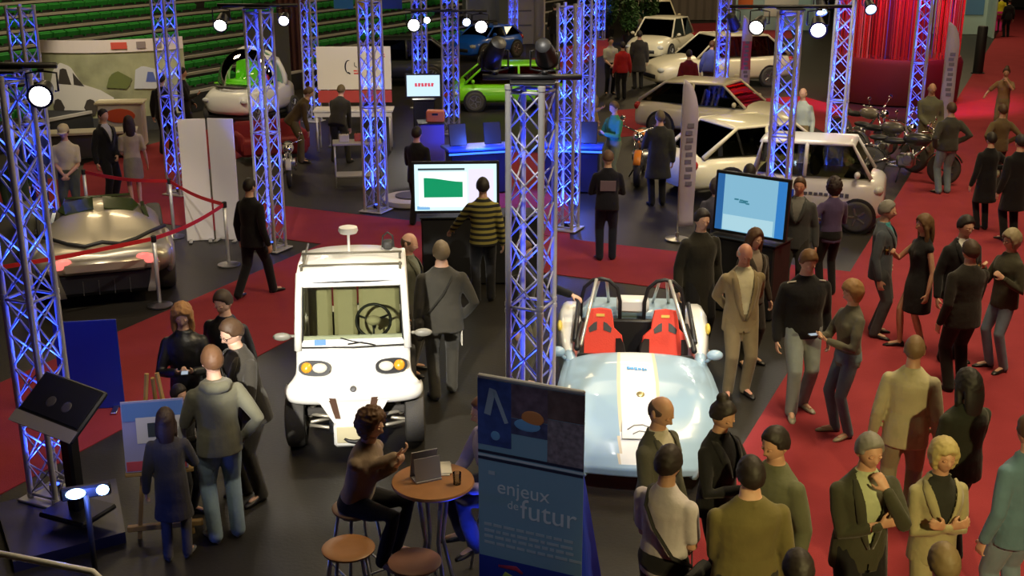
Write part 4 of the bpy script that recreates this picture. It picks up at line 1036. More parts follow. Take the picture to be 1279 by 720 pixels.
# --- the silver supercar behind the belt barrier, seen from behind
def supercar():
    SIL = mat('silver_paint', (.52, .47, .38), .34, .55, coat=.4); GAP = BLACK
    root = empty('supercar', (-6.12, 16.75, 0), R(200))
    tag(root, 'low silver supercar seen from behind with glowing red tail lights', 'car', 'exhibited vehicles')
    L, Wd = 4.1, 1.80
    st = [(-2.05, .42, .60, .28), (-1.9, .50, .75, .22), (-1.4, .66, .86, .18), (-.9, .74, .88, .16), (-.4, .80, .86, .16), (.2, .84, .86, .16), (.8, .88, .90, .16), (1.3, .90, .92, .20), (1.62, .87, .90, .34), (1.84, .82, .86, .46), (1.93, .76, .80, .52)]
    b = MB(); rings = []
    for y, zt, w, zl in st:
        rg = []
        for j in range(32):
            a = 2 * math.pi * j / 32; ca, sa = math.cos(a), math.sin(a); n = 3.2
            x = w * math.copysign(abs(ca) ** (2 / n), ca); hz = (zt - zl) / 2; z = (zt + zl) / 2 + hz * math.copysign(abs(sa) ** (2 / n), sa)
            if sa > 0: z += .05 * math.exp(-((abs(x) - .64) / .2) ** 2) * math.exp(-((y - 1.1) / .5) ** 2) + .05 * math.exp(-((abs(x) - .64) / .2) ** 2) * math.exp(-((y + 1.3) / .45) ** 2)
            if sa > 0 and y > .4: z -= .03 * math.exp(-(x / .05) ** 2)
            rg.append((x, y, z))
        rings.append(rg)
    b.loft(rings); b.build('body', SIL, root, True, auto=60)
    c = MB(); cr = []
    for y, w, zt in ((-.75, .60, .80), (-.45, .66, .98), (-.1, .66, 1.10), (.25, .64, 1.13), (.6, .60, 1.06), (.85, .56, .94)):
        cr.append([(w * math.cos(t) * (1 if abs(math.cos(t)) else 1), y, .70 + (zt - .70) * max(0, math.sin(t)) ** .7) for t in np.linspace(0, math.pi, 15)] + [(-w * .9, y, .66), (w * .9, y, .66)])
    c.loft(cr); c.build('canopy', SIL, root, True, auto=50)
    dk = MB(); dk.loft([[(w * math.cos(t), y, z0 + hh * max(0, math.sin(t)) ** .8 - .03 * math.exp(-(w * math.cos(t) / .06) ** 2)) for t in np.linspace(0, math.pi, 25)] + [(-w * .95, y, z0 - .1), (w * .95, y, z0 - .1)] for y, w, z0, hh in ((.45, .60, .84, .24), (.7, .70, .84, .23), (1.0, .78, .83, .19), (1.3, .80, .82, .13), (1.55, .72, .80, .09), (1.72, .60, .76, .06))]); dk.build('engine_deck', SIL, root, True, auto=50)
    CG = mat('canopy_glass_dark', (.035, .05, .015), .12)
    for sx in (-1, 1):
        w_ = MB(); w_.loft([[(sx * x, y, z + d) for x, y, z in ((.07, .62, 1.085), (.46, .60, 1.02), (.56, .36, 1.03), (.48, .16, 1.09), (.07, .20, 1.165))] for d in (0, .018)]); w_.build('rear_window', CG, root)
        w_ = MB(); w_.loft([[(sx * (x + d), y, z) for x, y, z in ((.63, -.45, .84), (.64, .30, .84), (.585, .22, .99), (.60, -.22, .97))] for d in (.0, .05)]); w_.build('side_window', CG, root)
    w_ = MB(); w_.loft([[(x, y, z + d) for x, y, z in ((-.50, -.64, .90), (.50, -.64, .90), (.46, -.22, 1.08), (-.46, -.22, 1.08))] for d in (0, .03)]); w_.build('windshield', CG, root)
    g = MB(); g.tube([(-.84, 1.28, .93), (-.64, 1.56, .935), (-.44, 1.70, .885), (-.22, 1.80, .855), (0, 1.75, .885), (.22, 1.80, .855), (.44, 1.70, .885), (.64, 1.56, .935), (.84, 1.28, .93)], .030, 6); g.build('deck_gap', GAP, root, True)
    t = MB(); t.box((0, 1.90, .60), (1.1, .14, .20), bev=.05); t.build('tail_panel', SIL, root, True, auto=40)
    d = MB(); d.box((0, 1.62, .36), (1.24, .56, .34), bev=.05); d.build('diffuser_cavity', BLACK, root)
    for sx in (-1, 1):
        f = MB(); f.loft([[(sx * (x + xo), y, z) for x, y in ((-.05, 1.60), (.05, 1.60), (.05, y1), (-.05, y1))] for z, xo, y1 in ((.62, .66, 2.04), (.40, .62, 2.01), (.24, .58, 1.94), (.18, .57, 1.90))]); f.build('diffuser_fin', SIL, root, True, auto=40)
        q = MB(); q.ball((sx * .55, 1.915, .665), (.15, .055, .075), 18, 10, rot=(0, R(sx * 14), 0)); q.build('tail_light', mat('tail_lamp', (.6, .12, .1), .3, emit=(1, .22, .18), es=.9), root, True)
        q = MB(); q.ball((sx * .86, 1.2, .56), (.10, .50, .30), 16, 12); q.build('rear_haunch', SIL, root, True)
        for y in (-1.3, 1.15): wheel(root, (sx * .82, y, .34), .34, .24, spokes=7)
    for x in (-.3, -.1, .1, .3): 
        v = MB(); v.box((x, 1.86, .30), (.012, .1, .2)); v.build('diffuser_vane', mat('vane', (.05, .05, .05), .4), root)
    return root
supercar()

# --- the bubble-shaped car with a green cabin
def bubble_car():
    WB = paint((.80, .78, .70)); GRN = mat('green_cabin', (.20, .75, .02), .5)
    root = empty('bubble_car', (-6.9, 30.9, 0.012), R(-22))
    tag(root, 'white egg-shaped concept car with a clear bubble windscreen and bright green cabin', 'car', 'exhibited vehicles')
    b = MB(); rings = []
    for y, w, zt, zl in ((-1.24, .48, .70, .36), (-1.15, .64, .82, .26), (-.85, .75, .92, .2), (-.4, .79, .98, .18), (.1, .80, 1.0, .18), (.6, .78, 1.0, .2), (1.0, .68, .95, .26), (1.22, .48, .80, .40)):
        rings.append([(w * math.copysign(abs(math.cos(t)) ** .5, math.cos(t)), y, (zt + zl) / 2 + (zt - zl) / 2 * math.copysign(abs(math.sin(t)) ** .5, math.sin(t))) for t in np.linspace(0, 2 * math.pi, 24, endpoint=False)])
    b.loft(rings); b.build('body', WB, root, True)
    g = MB()
    def dome(u, v):
        a = -math.pi * u; e = v * math.pi / 2
        return Vector((.75 * math.cos(a) * math.cos(e) ** .75, .0 + 1.06 * math.sin(a) * math.cos(e) ** .8, .86 + .98 * math.sin(e)))
    g.grid(dome, 22, 12); g.build('bubble_screen', glass('bubble_glass', (.86, .95, .84), .01), root, True)
    f = MB()
    f.tube([(.75 * math.cos(t), .02, .86 + .99 * math.sin(t)) for t in np.linspace(0, math.pi, 20)], .06, 10)
    f.tube([(.75 * math.cos(t), 1.06 * math.sin(t), .88) for t in np.linspace(-math.pi, 0, 20)], .05, 8)
    f.tube([(.71 * math.cos(t), .55, .86 + .84 * math.sin(t)) for t in np.linspace(0, math.pi, 20)], .07, 10)
    for sx in (-1, 1): f.tube([(sx * .5, .02, 1.62), (sx * .46, .6, 1.52), (sx * .40, 1.05, 1.0)], .06, 8)
    f.tube([(0, .02, 1.83), (0, .55, 1.66), (0, 1.1, .95)], .07, 8); f.build('frame_hoops', WB, root, True)
    rp_ = MB(); rp_.loft([[(w * math.cos(t), y, z0 + hh * math.sin(t)) for t in np.linspace(0, math.pi, 14)] + [(-w * .9, y, z0 - .02), (w * .9, y, z0 - .02)] for y, w, z0, hh in ((.55, .68, .9, .76), (.85, .60, .9, .54), (1.15, .40, .86, .18))]); rp_.build('rear_shell', WB, root, True, auto=50)
    s = MB()
    for x in (-.3, .3): s.box((x, .12, 1.16), (.46, .16, .80), (R(-12), 0, 0), bev=.06); s.box((x, -.18, .92), (.42, .5, .14), bev=.06)
    s.build('seats', GRN, root, True, auto=40)
    lin = MB(); lin.loft([[(w * math.cos(t), y, .88 + hh * math.sin(t)) for t in np.linspace(0, math.pi, 14)] + [(-w * .9, y, .86), (w * .9, y, .86)] for y, w, hh in ((.50, .66, .40), (.56, .66, .40))]); lin.box((0, -.2, 1.0), (1.20, 1.2, .04), bev=.015); 
    for u0 in (0, .72): lin.grid(lambda u, v, u0=u0: dome(u0 + .28 * u, v * .5) * .965 + Vector((0, 0, .03)), 6, 5)
    lin.build('cabin_lining', GRN, root, True, auto=40)
    bk = MB(); bk.loft([[(.70 * math.cos(t), y, .90 + .86 * math.sin(t)) for t in np.linspace(0, math.pi, 18)] + [(-.6, y, .88), (.6, y, .88)] for y in (.40, .44)]); bk.build('reflection_backing', mat('reflection_teal', (.22, .36, .28), .5), root, True, auto=40)  # added wall; its teal stands in for tint and reflection in the bubble
    d = MB(); d.box((0, -.55, 1.02), (.98, .22, .14), bev=.06); d.tube([(0, -.5, 1.0), (0, -.3, 1.2)], .05, 8); d.build('dashboard', GRN, root, True, auto=40)
    for sx in (-1, 1):
        m = MB(); m.ball((sx * .54, -.88, .54), (.26, .32, .26), 18, 12); m.build('fender', WB, root, True)
        m = MB(); m.ball((sx * .58, -1.22, .62), (.10, .06, .06), 12, 8); m.build('headlight', mat('headlight_glass', (.55, .56, .55), .08), root, True)
        for y in (-.85, .85): wheel(root, (sx * .70, y, .27), .27, .16)
    m = MB(); m.loft([[(w * math.cos(t), y, .95 + .03 * math.sin(t)) for t in np.linspace(0, 2 * math.pi, 16, endpoint=False)] for y, w in ((-1.10, .25), (-1.0, .45), (-.9, .5), (-.86, .4))]); m.build('scuttle_panel', mat('dark_panel', (.06, .055, .045), .5), root, True)
    k = MB(); k.box((0, 0, .16), (1.36, 2.2, .14), bev=.05); k.build('skirt', BLACK, root)
    return root
bubble_car()

WHITEC = (.72, .66, .48)
car('bright green small hatchback standing left of the red cross aisle', (-.10, 32.9), -84, 3.2, 1.6, 1.28, (.22, .72, .01), cab=(.10, .28, .86, .98), belt=.76, wr=.27, group='exhibited vehicles', gl=glass('hatch_glass', (.55, .35, .30), .06))  # pink tint puts the red carpet's reflection into the glass colour
car('dark car with a pale roof edge partly hidden behind the white logo board', (-3.9, 38.0), -84, 4.2, 1.75, 1.5, (.03, .035, .035), group='exhibited vehicles')
car('white hatchback with its door side lit, beside the green bushes', (5.75, 45.5), -28, 3.7, 1.75, 1.55, WHITEC, group='exhibited vehicles')
car('white car farthest back, only its black windscreen and roof showing above', (6.6, 55.0), 8, 4.0, 1.8, 1.6, WHITEC, group='exhibited vehicles')
car('cream estate car with a pale roof behind the pink feather flag', (6.55, 37.6), -72, 4.7, 1.85, 1.65, WHITEC, belt=.98, group='exhibited vehicles')
car('low cream saloon with domed roof behind the light blue screen', (4.75, 22.3), 112, 3.7, 1.7, 1.42, (.78, .72, .50), cab=(.20, .40, .74, .93), belt=.86, group='exhibited vehicles', roof=.72)
car('cream car with a dark windscreen parked just behind the domed saloon', (5.0, 28.0), 60, 3.9, 1.7, 1.40, WHITEC, group='exhibited vehicles')
van = car('small white van with blurred dark lettering on its side and a round wheel', (5.35, 19.75), 70, 2.15, 1.3, 1.50, (.74, .73, .76), cab=(.10, .26, .95, 1.0), belt=.92, nose=.90, group='exhibited vehicles', name='van', gl=glass('van_glass', (.55, .55, .45), .05), wr=.27)
van['category'] = 'van'
b = MB()
for k in range(9): b.box((-.658, -.50 + k * .085, .62 + .006 * (k % 2)), (.012, .06, .07 if k in (0, 1) else .05), bev=.004)
b.build('lettering', mat('dark_ink', (.10, .10, .16), .6), van)
b = MB(); b.box((-.652, .62, .50), (.010, .5, .34), bev=.004); b.build('blue_decal', mat('decal_blue', (.03, .10, .8), .4), van)
car('shiny blue car far off between two lit trusses below a glowing lamp', (-1.0, 45.5), -40, 3.0, 1.6, 1.25, (.01, .12, .7), group='exhibited vehicles')

# --- motorcycles
def motorcycle(label, at, yaw, col, s=1.0):
    root = empty('motorcycle', (at[0], at[1], .012), R(yaw)); root.scale = (s, s, s); tag(root, label, 'motorcycle', 'motorcycles on show')
    for y, nm in ((-.72, 'wheel'), (.72, 'wheel')): 
        w = wheel(root, (0, y, .32), .32, .13, spokes=9, rimcol=CHROME)
    f = MB(); f.tube([(0, -.42, .86), (0, -.1, .48), (0, .3, .36), (0, .72, .32)], .03, 8); f.tube([(0, -.42, .86), (0, .1, .78), (0, .55, .74), (0, .72, .32)], .025, 8)
    for sx in (-1, 1): f.tube([(sx * .07, -.72, .32), (sx * .07, -.46, .92)], .022, 8); f.tube([(sx * .09, .72, .32), (sx * .09, .35, .45)], .02, 8)
    f.build('frame', CHROME, root, True)
    m = MB(); m.box((0, .02, .42), (.26, .36, .28), bev=.06); m.lathe([(.09, -.16), (.12, -.1), (.12, .1), (.09, .16)], 14, 0, (0, -.02, .46), Euler((0, R(90), 0)).to_matrix()); m.build('engine', STEEL, root, True, auto=40)
    t = MB(); t.ball((0, -.16, .86), (.15, .28, .13), 16, 12); t.build('fuel_tank', paint(col), root, True)
    s_ = MB(); s_.ball((0, .28, .80), (.13, .26, .07), 14, 10); s_.ball((0, .58, .84), (.12, .2, .06), 14, 10); s_.build('saddle', BLACK, root, True)
    h = MB(); h.tube([(-.36, -.28, 1.08), (-.2, -.42, 1.05), (0, -.47, .97), (.2, -.42, 1.05), (.36, -.28, 1.08)], .016, 8); h.build('handlebar', CHROME, root, True)
    for sx in (-1, 1):
        mi = MB(); mi.tube([(sx * .26, -.38, 1.06), (sx * .32, -.42, 1.22)], .008, 6); mi.ball((sx * .33, -.42, 1.25), (.06, .02, .04), 10, 8); mi.build('mirror', CHROME, root, True)
    l = MB(); l.ball((0, -.60, .90), (.10, .10, .10), 14, 10); l.build('headlamp', CHROME, root, True)
    for y, a0, a1 in ((-.72, 25, 160), (.72, 10, 150)):
        g = MB(); g.tube([(0, y - .36 * math.cos(a), .32 + .36 * math.sin(a)) for a in np.linspace(R(a0), R(a1), 10)], .07, 8, 0, .2, up=(0, 0, 1)); g.build('mudguard', paint(col), root, True)
    e = MB(); e.tube([(.12, -.1, .4), (.16, .1, .26), (.17, .5, .28), (.17, .95, .36)], [.03, .035, .045, .05], 10); e.build('exhaust', CHROME, root, True)
    st = MB(); st.tube([(-.06, .1, .3), (-.22, .14, .0)], .014, 6); st.build('side_stand', BLACK, root, True)
    return root
motorcycle('dark motorcycle with its front wheel pointing at the red carpet edge', on_floor(1130, 227), 62, (.03, .03, .03))
motorcycle('chrome motorcycle in the middle of the row by the red string drum', on_floor(1102, 209), 40, (.12, .11, .10))
motorcycle('chrome motorcycle at the back of the row, nearest the red string drum', on_floor(1075, 188), 30, (.25, .22, .18))
motorcycle('motorcycle with a bright orange tank behind the tall feather flag', on_floor(799, 224), -10, (.85, .26, .02), 1.05)
motorcycle('little pale scooter-like motorcycle near the blue-lit truss and the bending men', on_floor(362, 226), 10, (.65, .63, .58), .8)
# ------------------------------------------------------------------ booths, boards, screens, furniture
def board(name, label, cat, c, size, yaw, m, z0=0.0, thick=.03, feet=True, group=None):
    """an upright panel standing on the floor; origin at its base, face towards -y before turning"""
    r = empty(name, (c[0], c[1], .012), R(yaw)); tag(r, label, cat, group)
    MB().box((0, 0, z0 + size[1] / 2), (size[0], thick, size[1]), bev=.006).build('panel', m, r)
    if feet:
        for sx in (-1, 1):
            f = MB(); f.box((sx * size[0] * .36, 0, .012), (.06, .42, .024), bev=.006)
            if z0 > 0: f.tube([(sx * size[0] * .36, .02, .02), (sx * size[0] * .36, .02, z0 + .1)], .018, 8)
            f.build('foot', STEEL, r)
    return r
PW = mat('panel_white', (.74, .70, .64), .55)
# two white standing panels
pa = on_floor(251, 301); pb = on_floor(286, 300)
for (p, y, lb) in ((pa, 14, 'left one of the two tall white standing panels beside the walking man'), (pb, -8, 'right one of the two tall white standing panels beside the walking man')):
    board('display_stand', lb, 'panel', p, (.43, 2.0), y, mat('panel_pale', (.66, .62, .62), .55), group='white standing panels')
# logo board with its counter
r = board('logo_board', 'white board with a black squiggle and red lines behind two bending men', 'board', (-3.63, 26.95), (1.70, .98), 2, mat('board_cream', (.86, .80, .66), .6), 1.30)
zo = .46; xs = .86
m = MB(); m.tube([(xs * (-.13 + .10 * math.cos(a)), -.02, zo + 1.36 + .15 * math.sin(a)) for a in np.linspace(R(80), R(260), 14)], [.004 + .012 * math.sin(i / 13 * math.pi) for i in range(14)], 6); m.build('squiggle', BLACK, r, True)
m = MB(); m.tube([(-.14, -.02, zo + 1.24), (-.11, -.02, zo + 1.22), (-.09, -.02, zo + 1.20)], .014, 6); m.build('squiggle', BLACK, r, True)
m = MB(); m.tube([(.02, -.02, zo + 1.46), (.02, -.02, zo + 1.38), (.07, -.02, zo + 1.35)], .009, 6); m.build('squiggle', BLACK, r, True)
for x, w, z in ((.03, .08, 1.27), (.125, .08, 1.27), (.02, .05, 1.21), (.10, .11, 1.21), (.66, .09, 1.64), (.68, .07, 1.59)):
    m = MB(); m.box((x, -.018, zo + z), (w, .01, .032), bev=.003); m.build('red_line', mat('ink_red', (.7, .08, .06), .6), r)
MB().box((0, -.005, 1.14), (1.70, .03, .28), bev=.005).build('red_band', mat('band_red', (.5, .06, .05), .6), r)
ct = empty('counter', (-3.6, 26.45, .012), R(2)); tag(ct, 'white table with a red band on which two men lean', 'counter')
MB().box((0, 0, .92), (1.8, .62, .05), bev=.01).build('table_top', PW, ct); MB().box((0, -.28, .84), (1.74, .02, .10), bev=.004).build('apron', PW, ct)
for sx in (-1, 1):
    for sy in (-1, 1): MB().tube([(sx * .82, sy * .26, 0), (sx * .82, sy * .26, .90)], .022, 8).build('leg', PW, ct, True)
# curved printed backdrop with a picture of a pale car
bd = empty('printed_backdrop', (-9.85, 29.0, .012), R(16)); tag(bd, 'curved printed backdrop showing a pale car and hills under a white header', 'backdrop')
def arc(u, dy=0): a = (u - .5) * 1.5; return Vector((2.5 * math.sin(a), -2.0 * (math.cos(a) - .9) - dy, 0))
def strip(nm, z0, z1, m, u0=0, u1=1, dy=0.0, th=.02, par=bd):
    b = MB(); n = 26
    f = [arc(u0 + (u1 - u0) * i / n, dy) for i in range(n + 1)]; k = [arc(u0 + (u1 - u0) * i / n, dy - th) for i in range(n + 1)]
    b.loft([[Vector((p.x, p.y, z0)), Vector((p.x, p.y, z1)), Vector((q.x, q.y, z1)), Vector((q.x, q.y, z0))] for p, q in zip(f, k)])
    return b.build(nm, m, par)
PR = mat('print_hills', (.36, .36, .20), .6, noise=.8, nscale=1.6)
strip('picture', .35, 1.95, PR); strip('header', 1.95, 2.25, mat('header_pale', (.80, .70, .62), .6), dy=.03)
strip('skirting', 0, .35, mat('backdrop_dark', (.05, .05, .05), .7))
strip('header_mark', 2.03, 2.19, mat('mark_red', (.70, .10, .06), .5), .50, .60, .055); strip('header_mark', 2.03, 2.19, mat('mark_grey', (.30, .24, .22), .5), .66, .72, .055); strip('header_mark', 2.03, 2.19, mat('mark_grey', (.30, .24, .22), .5), .78, .83, .055)
b = MB()                                                  # printed car silhouette in low relief
def rel(x, z, d): p = arc(.5 + x / 3.75, .022 + d); return Vector((p.x, p.y, z))
def relief(poly, m, nm, d=.004):
    """a flat print that follows the curve: cut into upright strips"""
    b = MB(); xs_ = [p[0] for p in poly]; x0, x1 = min(xs_), max(xs_); k = max(4, int((x1 - x0) / .07)); n = len(poly)
    def span(x):
        zz = []
        for (ax, az), (bx, bz) in zip(poly, poly[1:] + poly[:1]):
            if min(ax, bx) <= x <= max(ax, bx) and abs(ax - bx) > 1e-9: zz.append(az + (bz - az) * (x - ax) / (bx - ax))
        return (min(zz), max(zz)) if zz else (0, 0)
    rings = []
    for i in range(k + 1):
        x = min(x1 - 1e-4, max(x0 + 1e-4, x0 + (x1 - x0) * i / k)); a, c = span(x)
        rings.append([rel(x, a, 0), rel(x, c, 0), rel(x, c, d), rel(x, a, d)])
    b.loft(rings); return b.build(nm, m, bd)
relief([(-1.62, .55), (-.1, .55), (-.05, .85), (-.35, 1.05), (-.78, 1.20), (-1.02, 1.62), (-1.28, 1.72), (-1.5, 1.55), (-1.66, 1.1)], mat('print_car', (.78, .74, .66), .6), 'printed_car')
relief([(-1.40, 1.20), (-1.05, 1.18), (-1.12, 1.55), (-1.3, 1.60)], mat('print_dark', (.06, .05, .04), .6), 'printed_window', .007)
relief([(-.98, 1.18), (-.72, 1.14), (-.98, 1.48)], mat('print_dark', (.06, .05, .04), .6), 'printed_window', .007)
for cx in (-1.46, -.62): relief([(cx + .17 * math.cos(a), .62 + .21 * math.sin(a)) for a in np.linspace(0, 2 * math.pi, 16, endpoint=False)], mat('print_dark', (.06, .05, .04), .6), 'printed_wheel', .007)
relief([(.45, 1.05), (1.25, 1.0), (1.2, 1.45), (.7, 1.6), (.5, 1.5)], mat('print_pale', (.62, .64, .66), .6), 'printed_shape'); relief([(.75, 1.2), (1.02, 1.18), (1.0, 1.42), (.8, 1.45)], mat('print_blue', (.10, .15, .45), .6), 'printed_shape', .007)
relief([(-.2, 1.1), (.3, 1.05), (.42, 1.3), (.1, 1.5), (-.1, 1.4)], mat('print_olive', (.16, .19, .05), .6), 'printed_shape')
ct = empty('reception_counter', (-9.05, 26.9, .012), R(8)); tag(ct, 'white reception counter with an orange oval mark before the printed backdrop', 'counter')
b = MB(); b.box((0, 0, .5), (1.0, .5, 1.0), bev=.03); b.build('body', PW, ct); MB().box((0, 0, 1.025), (1.1, .6, .05), bev=.015).build('worktop', mat('top_cream', (.75, .68, .50), .5), ct)
m = MB(); m.lathe([(.001, 0), (.34, 0), (.33, .012), (.001, .014)], 28, 0, (.0, -.262, .74), Matrix(((1, 0, 0), (0, 0, -1), (0, .48, 0)))); m.build('oval_mark', mat('oval_orange', (.80, .12, .04), .5), ct)
ct2 = empty('bench', (-9.6, 25.4, .012), R(14)); tag(ct2, 'long dark stepped bench with pale top behind the suited man', 'bench')
MB().box((0, 0, .30), (2.5, .5, .5), bev=.02).build('base', mat('bench_dark', (.06, .055, .05), .6), ct2); MB().box((0, 0, .58), (2.6, .6, .06), bev=.01).build('top', mat('bench_pale', (.60, .56, .46), .5), ct2)

# screens on black plinths
def screen(name, label, c, z, size, yaw, tilt, plinth, parts, base_col=(.55, .75, .80), es=1.0, depth=.06):
    r = empty(name, (c[0], c[1], .012), R(yaw)); tag(r, label, 'screen')
    q = Matrix.Translation((0, 0, z)) @ Matrix.Rotation(R(tilt), 4, 'X')
    w, h = size
    def pl(nm, x, zz, ww, hh, m, d=.004):
        b = MB(); b.add([q @ Vector((x + sx * ww / 2, -depth / 2 - dd, zz + sz * hh / 2)) for dd in (.0, d) for sx, sz in ((-1, -1), (1, -1), (1, 1), (-1, 1))], [(0, 1, 2, 3)[::-1], (4, 5, 6, 7), (0, 1, 5, 4), (1, 2, 6, 5), (2, 3, 7, 6), (3, 0, 4, 7)]); return b.build(nm, m, r)
    b = MB(); b.box((0, 0, 0), (w + .08, depth, h + .08), bev=.01); b.v = [tuple(q @ Vector(v)) for v in b.v]; b.build('bezel', BLACK, r)
    pl('display', 0, 0, w, h, glow('display_' + name, base_col, es))
    for nm, x, zz, ww, hh, col, e in parts: pl(nm, x, zz, ww, hh, glow('pixels_' + nm, col, e), .007)
    return r, q, pl
s1, q1, _ = screen('display_screen', 'large white screen showing a green graph before the man in stripes', (-.80, 16.15), 1.40, (1.16, .66), 3, -4, None,
    [('toolbar', -.20, .26, .66, .03, (.12, .18, .2), .3), ('side_panel', .36, -.02, .36, .56, (.75, .70, .9), 1.0), ('slide', -.18, -.03, .68, .50, (.9, .95, .95), 1.15), ('status_strip', -.46, -.29, .18, .05, (.2, .45, .75), .9)], (.60, .85, .92), 1.05)
b = MB(); n = 14; vs = []
for d in (-.036, -.042):
    vs += [q1 @ Vector((-.45 + .55 * i / n, d, -.14)) for i in range(n + 1)] + [q1 @ Vector((-.45 + .55 * i / n, d, .13 - .0 * i + .03 * math.cos(i / n * 3.0) - .02)) for i in range(n, -1, -1)]
k = 2 * (n + 1); b.add(vs, [tuple(range(k))[::-1], tuple(range(k, 2 * k))] + [(i, (i + 1) % k, k + (i + 1) % k, k + i) for i in range(k)]); b.build('green_graph', glow('graph_green', (.0, .30, .12), .85), s1)
def plinth(label, c, size, yaw, m=None):
    o = MB().box((0, 0, size[2] / 2), size, bev=.02).build('plinth', m or mat('plinth_black', (.015, .015, .016), .55)); o.location = (c[0], c[1], .012); o.rotation_euler = (0, 0, R(yaw))
    # a recessed kick strip and a top lip belong to it
    MB().box((0, 0, size[2] + .012), (size[0] + .04, size[1] + .04, .024), bev=.006).build('top', BLACK, o)
    return tag(o, label, 'plinth')
plinth('long black plinth under the large white screen', (-.45, 16.25), (1.7, .5, .98), 3)
s2, q2, pl2 = screen('display_screen', 'large light blue screen with a dark mark beside the man in camel', (3.12, 14.75), 1.465, (.98, .74), -38, -3, None,
    [('edge_band', -.44, 0, .10, .74, (.02, .14, .40), .7), ('edge_band', .43, 0, .12, .74, (.02, .16, .45), 1.0), ('lower_glow', -.02, -.26, .72, .2, (.42, .68, .78), .8)], (.23, .49, .66), .8)
b = MB()
for i, (x, z, w) in enumerate(((-.20, .06, .06), (-.13, .055, .05), (-.07, .05, .07), (-.11, .03, .10), (-.04, .02, .05))): b.box(q2 @ Vector((x, -.038, z)), (w, .006, .02), (R(-3), 0, 0))
b.build('screen_mark', glow('mark_teal', (.05, .30, .42), .5), s2)
plinth('black plinth under the large light blue screen', (3.15, 14.85), (.95, .5, 1.0), -38)
s3, q3, _ = screen('monitor', 'small monitor with red writing behind the grey truss', (-2.05, 27.0), 1.385, (.76, .48), 4, -2, None,
    [], (.55, .75, .85), 1.0)
b = MB()
for i in range(6): b.box(q3 @ Vector((-.17 + i * .075, -.037, .02)), (.05, .006, .08), bev=.001); b.box(q3 @ Vector((-.17 + i * .075 + .01, -.038, .02 + (.02 if i % 2 else -.02))), (.06, .006, .018), bev=.001)
b.build('red_writing', glow('writing_red', (.75, .06, .10), .8), s3)
plinth('narrow black plinth under the small monitor with red writing', (-2.05, 27.1), (.5, .4, 1.05), 4)

# feather flags
def flag(label, foot, h, w, yaw, col, bands, lean=0):
    p = on_floor(*foot); r = empty('feather_flag', (p[0], p[1], .012), R(yaw)); tag(r, label, 'flag', 'feather flags')
    pole = MB(); pole.tube([(-w / 2, 0, .03), (-w / 2, 0, h * .84), (-w / 2, 0, h * .95), (-w / 2 + .01, 0, h)], [.018, .014, .010, .007], 8); pole.build('pole', ALU, r, True)
    MB().lathe([(.20, 0), (.20, .02), (.03, .05), (.03, .12)], 20, 0, (-w / 2, 0, 0)).build('base', STEEL, r, True, auto=40)
    b = MB(); n = 24
    def edge(t):
        z = .22 + (h - .22) * t; x1 = w / 2 if t < .74 else -w / 2 + w * math.sqrt(max(.0, 1 - ((t - .74) / .262) ** 2)); x0 = -w / 2
        return x0, x1, z
    rings = []
    for i in range(n + 1):
        x0, x1, z = edge(i / n); y = .02 * math.sin(i * .6); rings.append([Vector((x0, y - .003, z)), Vector(((x0 + x1) / 2, y - .012, z)), Vector((x1, y - .003, z)), Vector((x1, y + .003, z)), Vector(((x0 + x1) / 2, y - .004, z)), Vector((x0, y + .003, z))])
    b.loft(rings)
    for i, fc in enumerate(b.f):
        z = sum(b.v[j][2] for j in fc) / len(fc)
        for k, (za, zb) in enumerate(bands):
            if za * h < z < zb * h: b.m[i] = 1
    b.build('sail', [mat('sail_white', col, .8), mat('sail_band', (.55, .10, .22), .8)], r, True)
    m = MB()
    for i in range(9): z = h * (.36 + .045 * i); m.box((.01 * ((-1) ** i), -.022 + .02 * math.sin((z - .22) / (h - .22) * n * .6), z), (w * .42, .006, h * .028), bev=.002)
    m.build('lettering', mat('sail_ink', (.20, .19, .28), .8), r)
    return r
flag('tall white feather flag with a vertical dark line of writing, by the dark-coated man', (855, 300), 2.62, .26, 6, (.52, .48, .62), [])
flag('white feather flag with a pink middle before the cream estate car', (928, 137), 2.55, .27, 4, (.55, .52, .72), [(.42, .74)])
flag('leaning white feather flag beside the bald man in grey-green', (1178, 168), 2.7, .30, -10, (.50, .46, .60), [])
o = MB().lathe([(.16, 0), (.17, .02), (.17, 1.55), (.15, 1.6), (.001, 1.61)], 24).build('pylon', mat('pylon_black', (.012, .012, .014), .5), None, True, auto=40); o.location = (*on_floor(1221, 92), .012); tag(o, 'black round pylon at the far edge of the right carpet', 'pylon')
MB().lathe([(.22, 0), (.22, .03), (.001, .031)], 24).build('base', BLACK, o)

# the drum of red strings
dc = Vector((11.3, 34.6, 0.012)); dr = empty('string_drum', dc); tag(dr, 'big round booth hung with red and blue lit strings', 'booth')
MB().lathe([(1.75, 0), (1.80, .03), (1.86, 1.15), (1.78, 1.3), (1.70, 1.31), (.001, 1.31)], 48).build('base', mat('drum_red', (.10, .006, .010), .6), dr, True, auto=40)
b = MB(); rnd = random.Random(5)
for i in range(230):
    a = rnd.uniform(0, 2 * math.pi); rr = 1.72 * (1 if i < 150 else rnd.uniform(.6, 1)); b.tube([(rr * math.cos(a), rr * math.sin(a), 1.25), (rr * math.cos(a), rr * math.sin(a), 4.6)], rnd.uniform(.010, .024), 5, rnd.choice((0, 0, 0, 0, 1, 2)))
st = b.build('strings', [mat('string_red', (.55, .03, .03), .6), mat('string_blue', (.10, .10, .55), .6), mat('string_pink', (.6, .22, .22), .5)], dr); st['kind'] = 'stuff'
MB().lathe([(1.82, 4.55), (1.82, 4.75), (.001, 4.76)], 40).build('canopy', mat('drum_dark', (.05, .01, .01), .7), dr, True, auto=40)
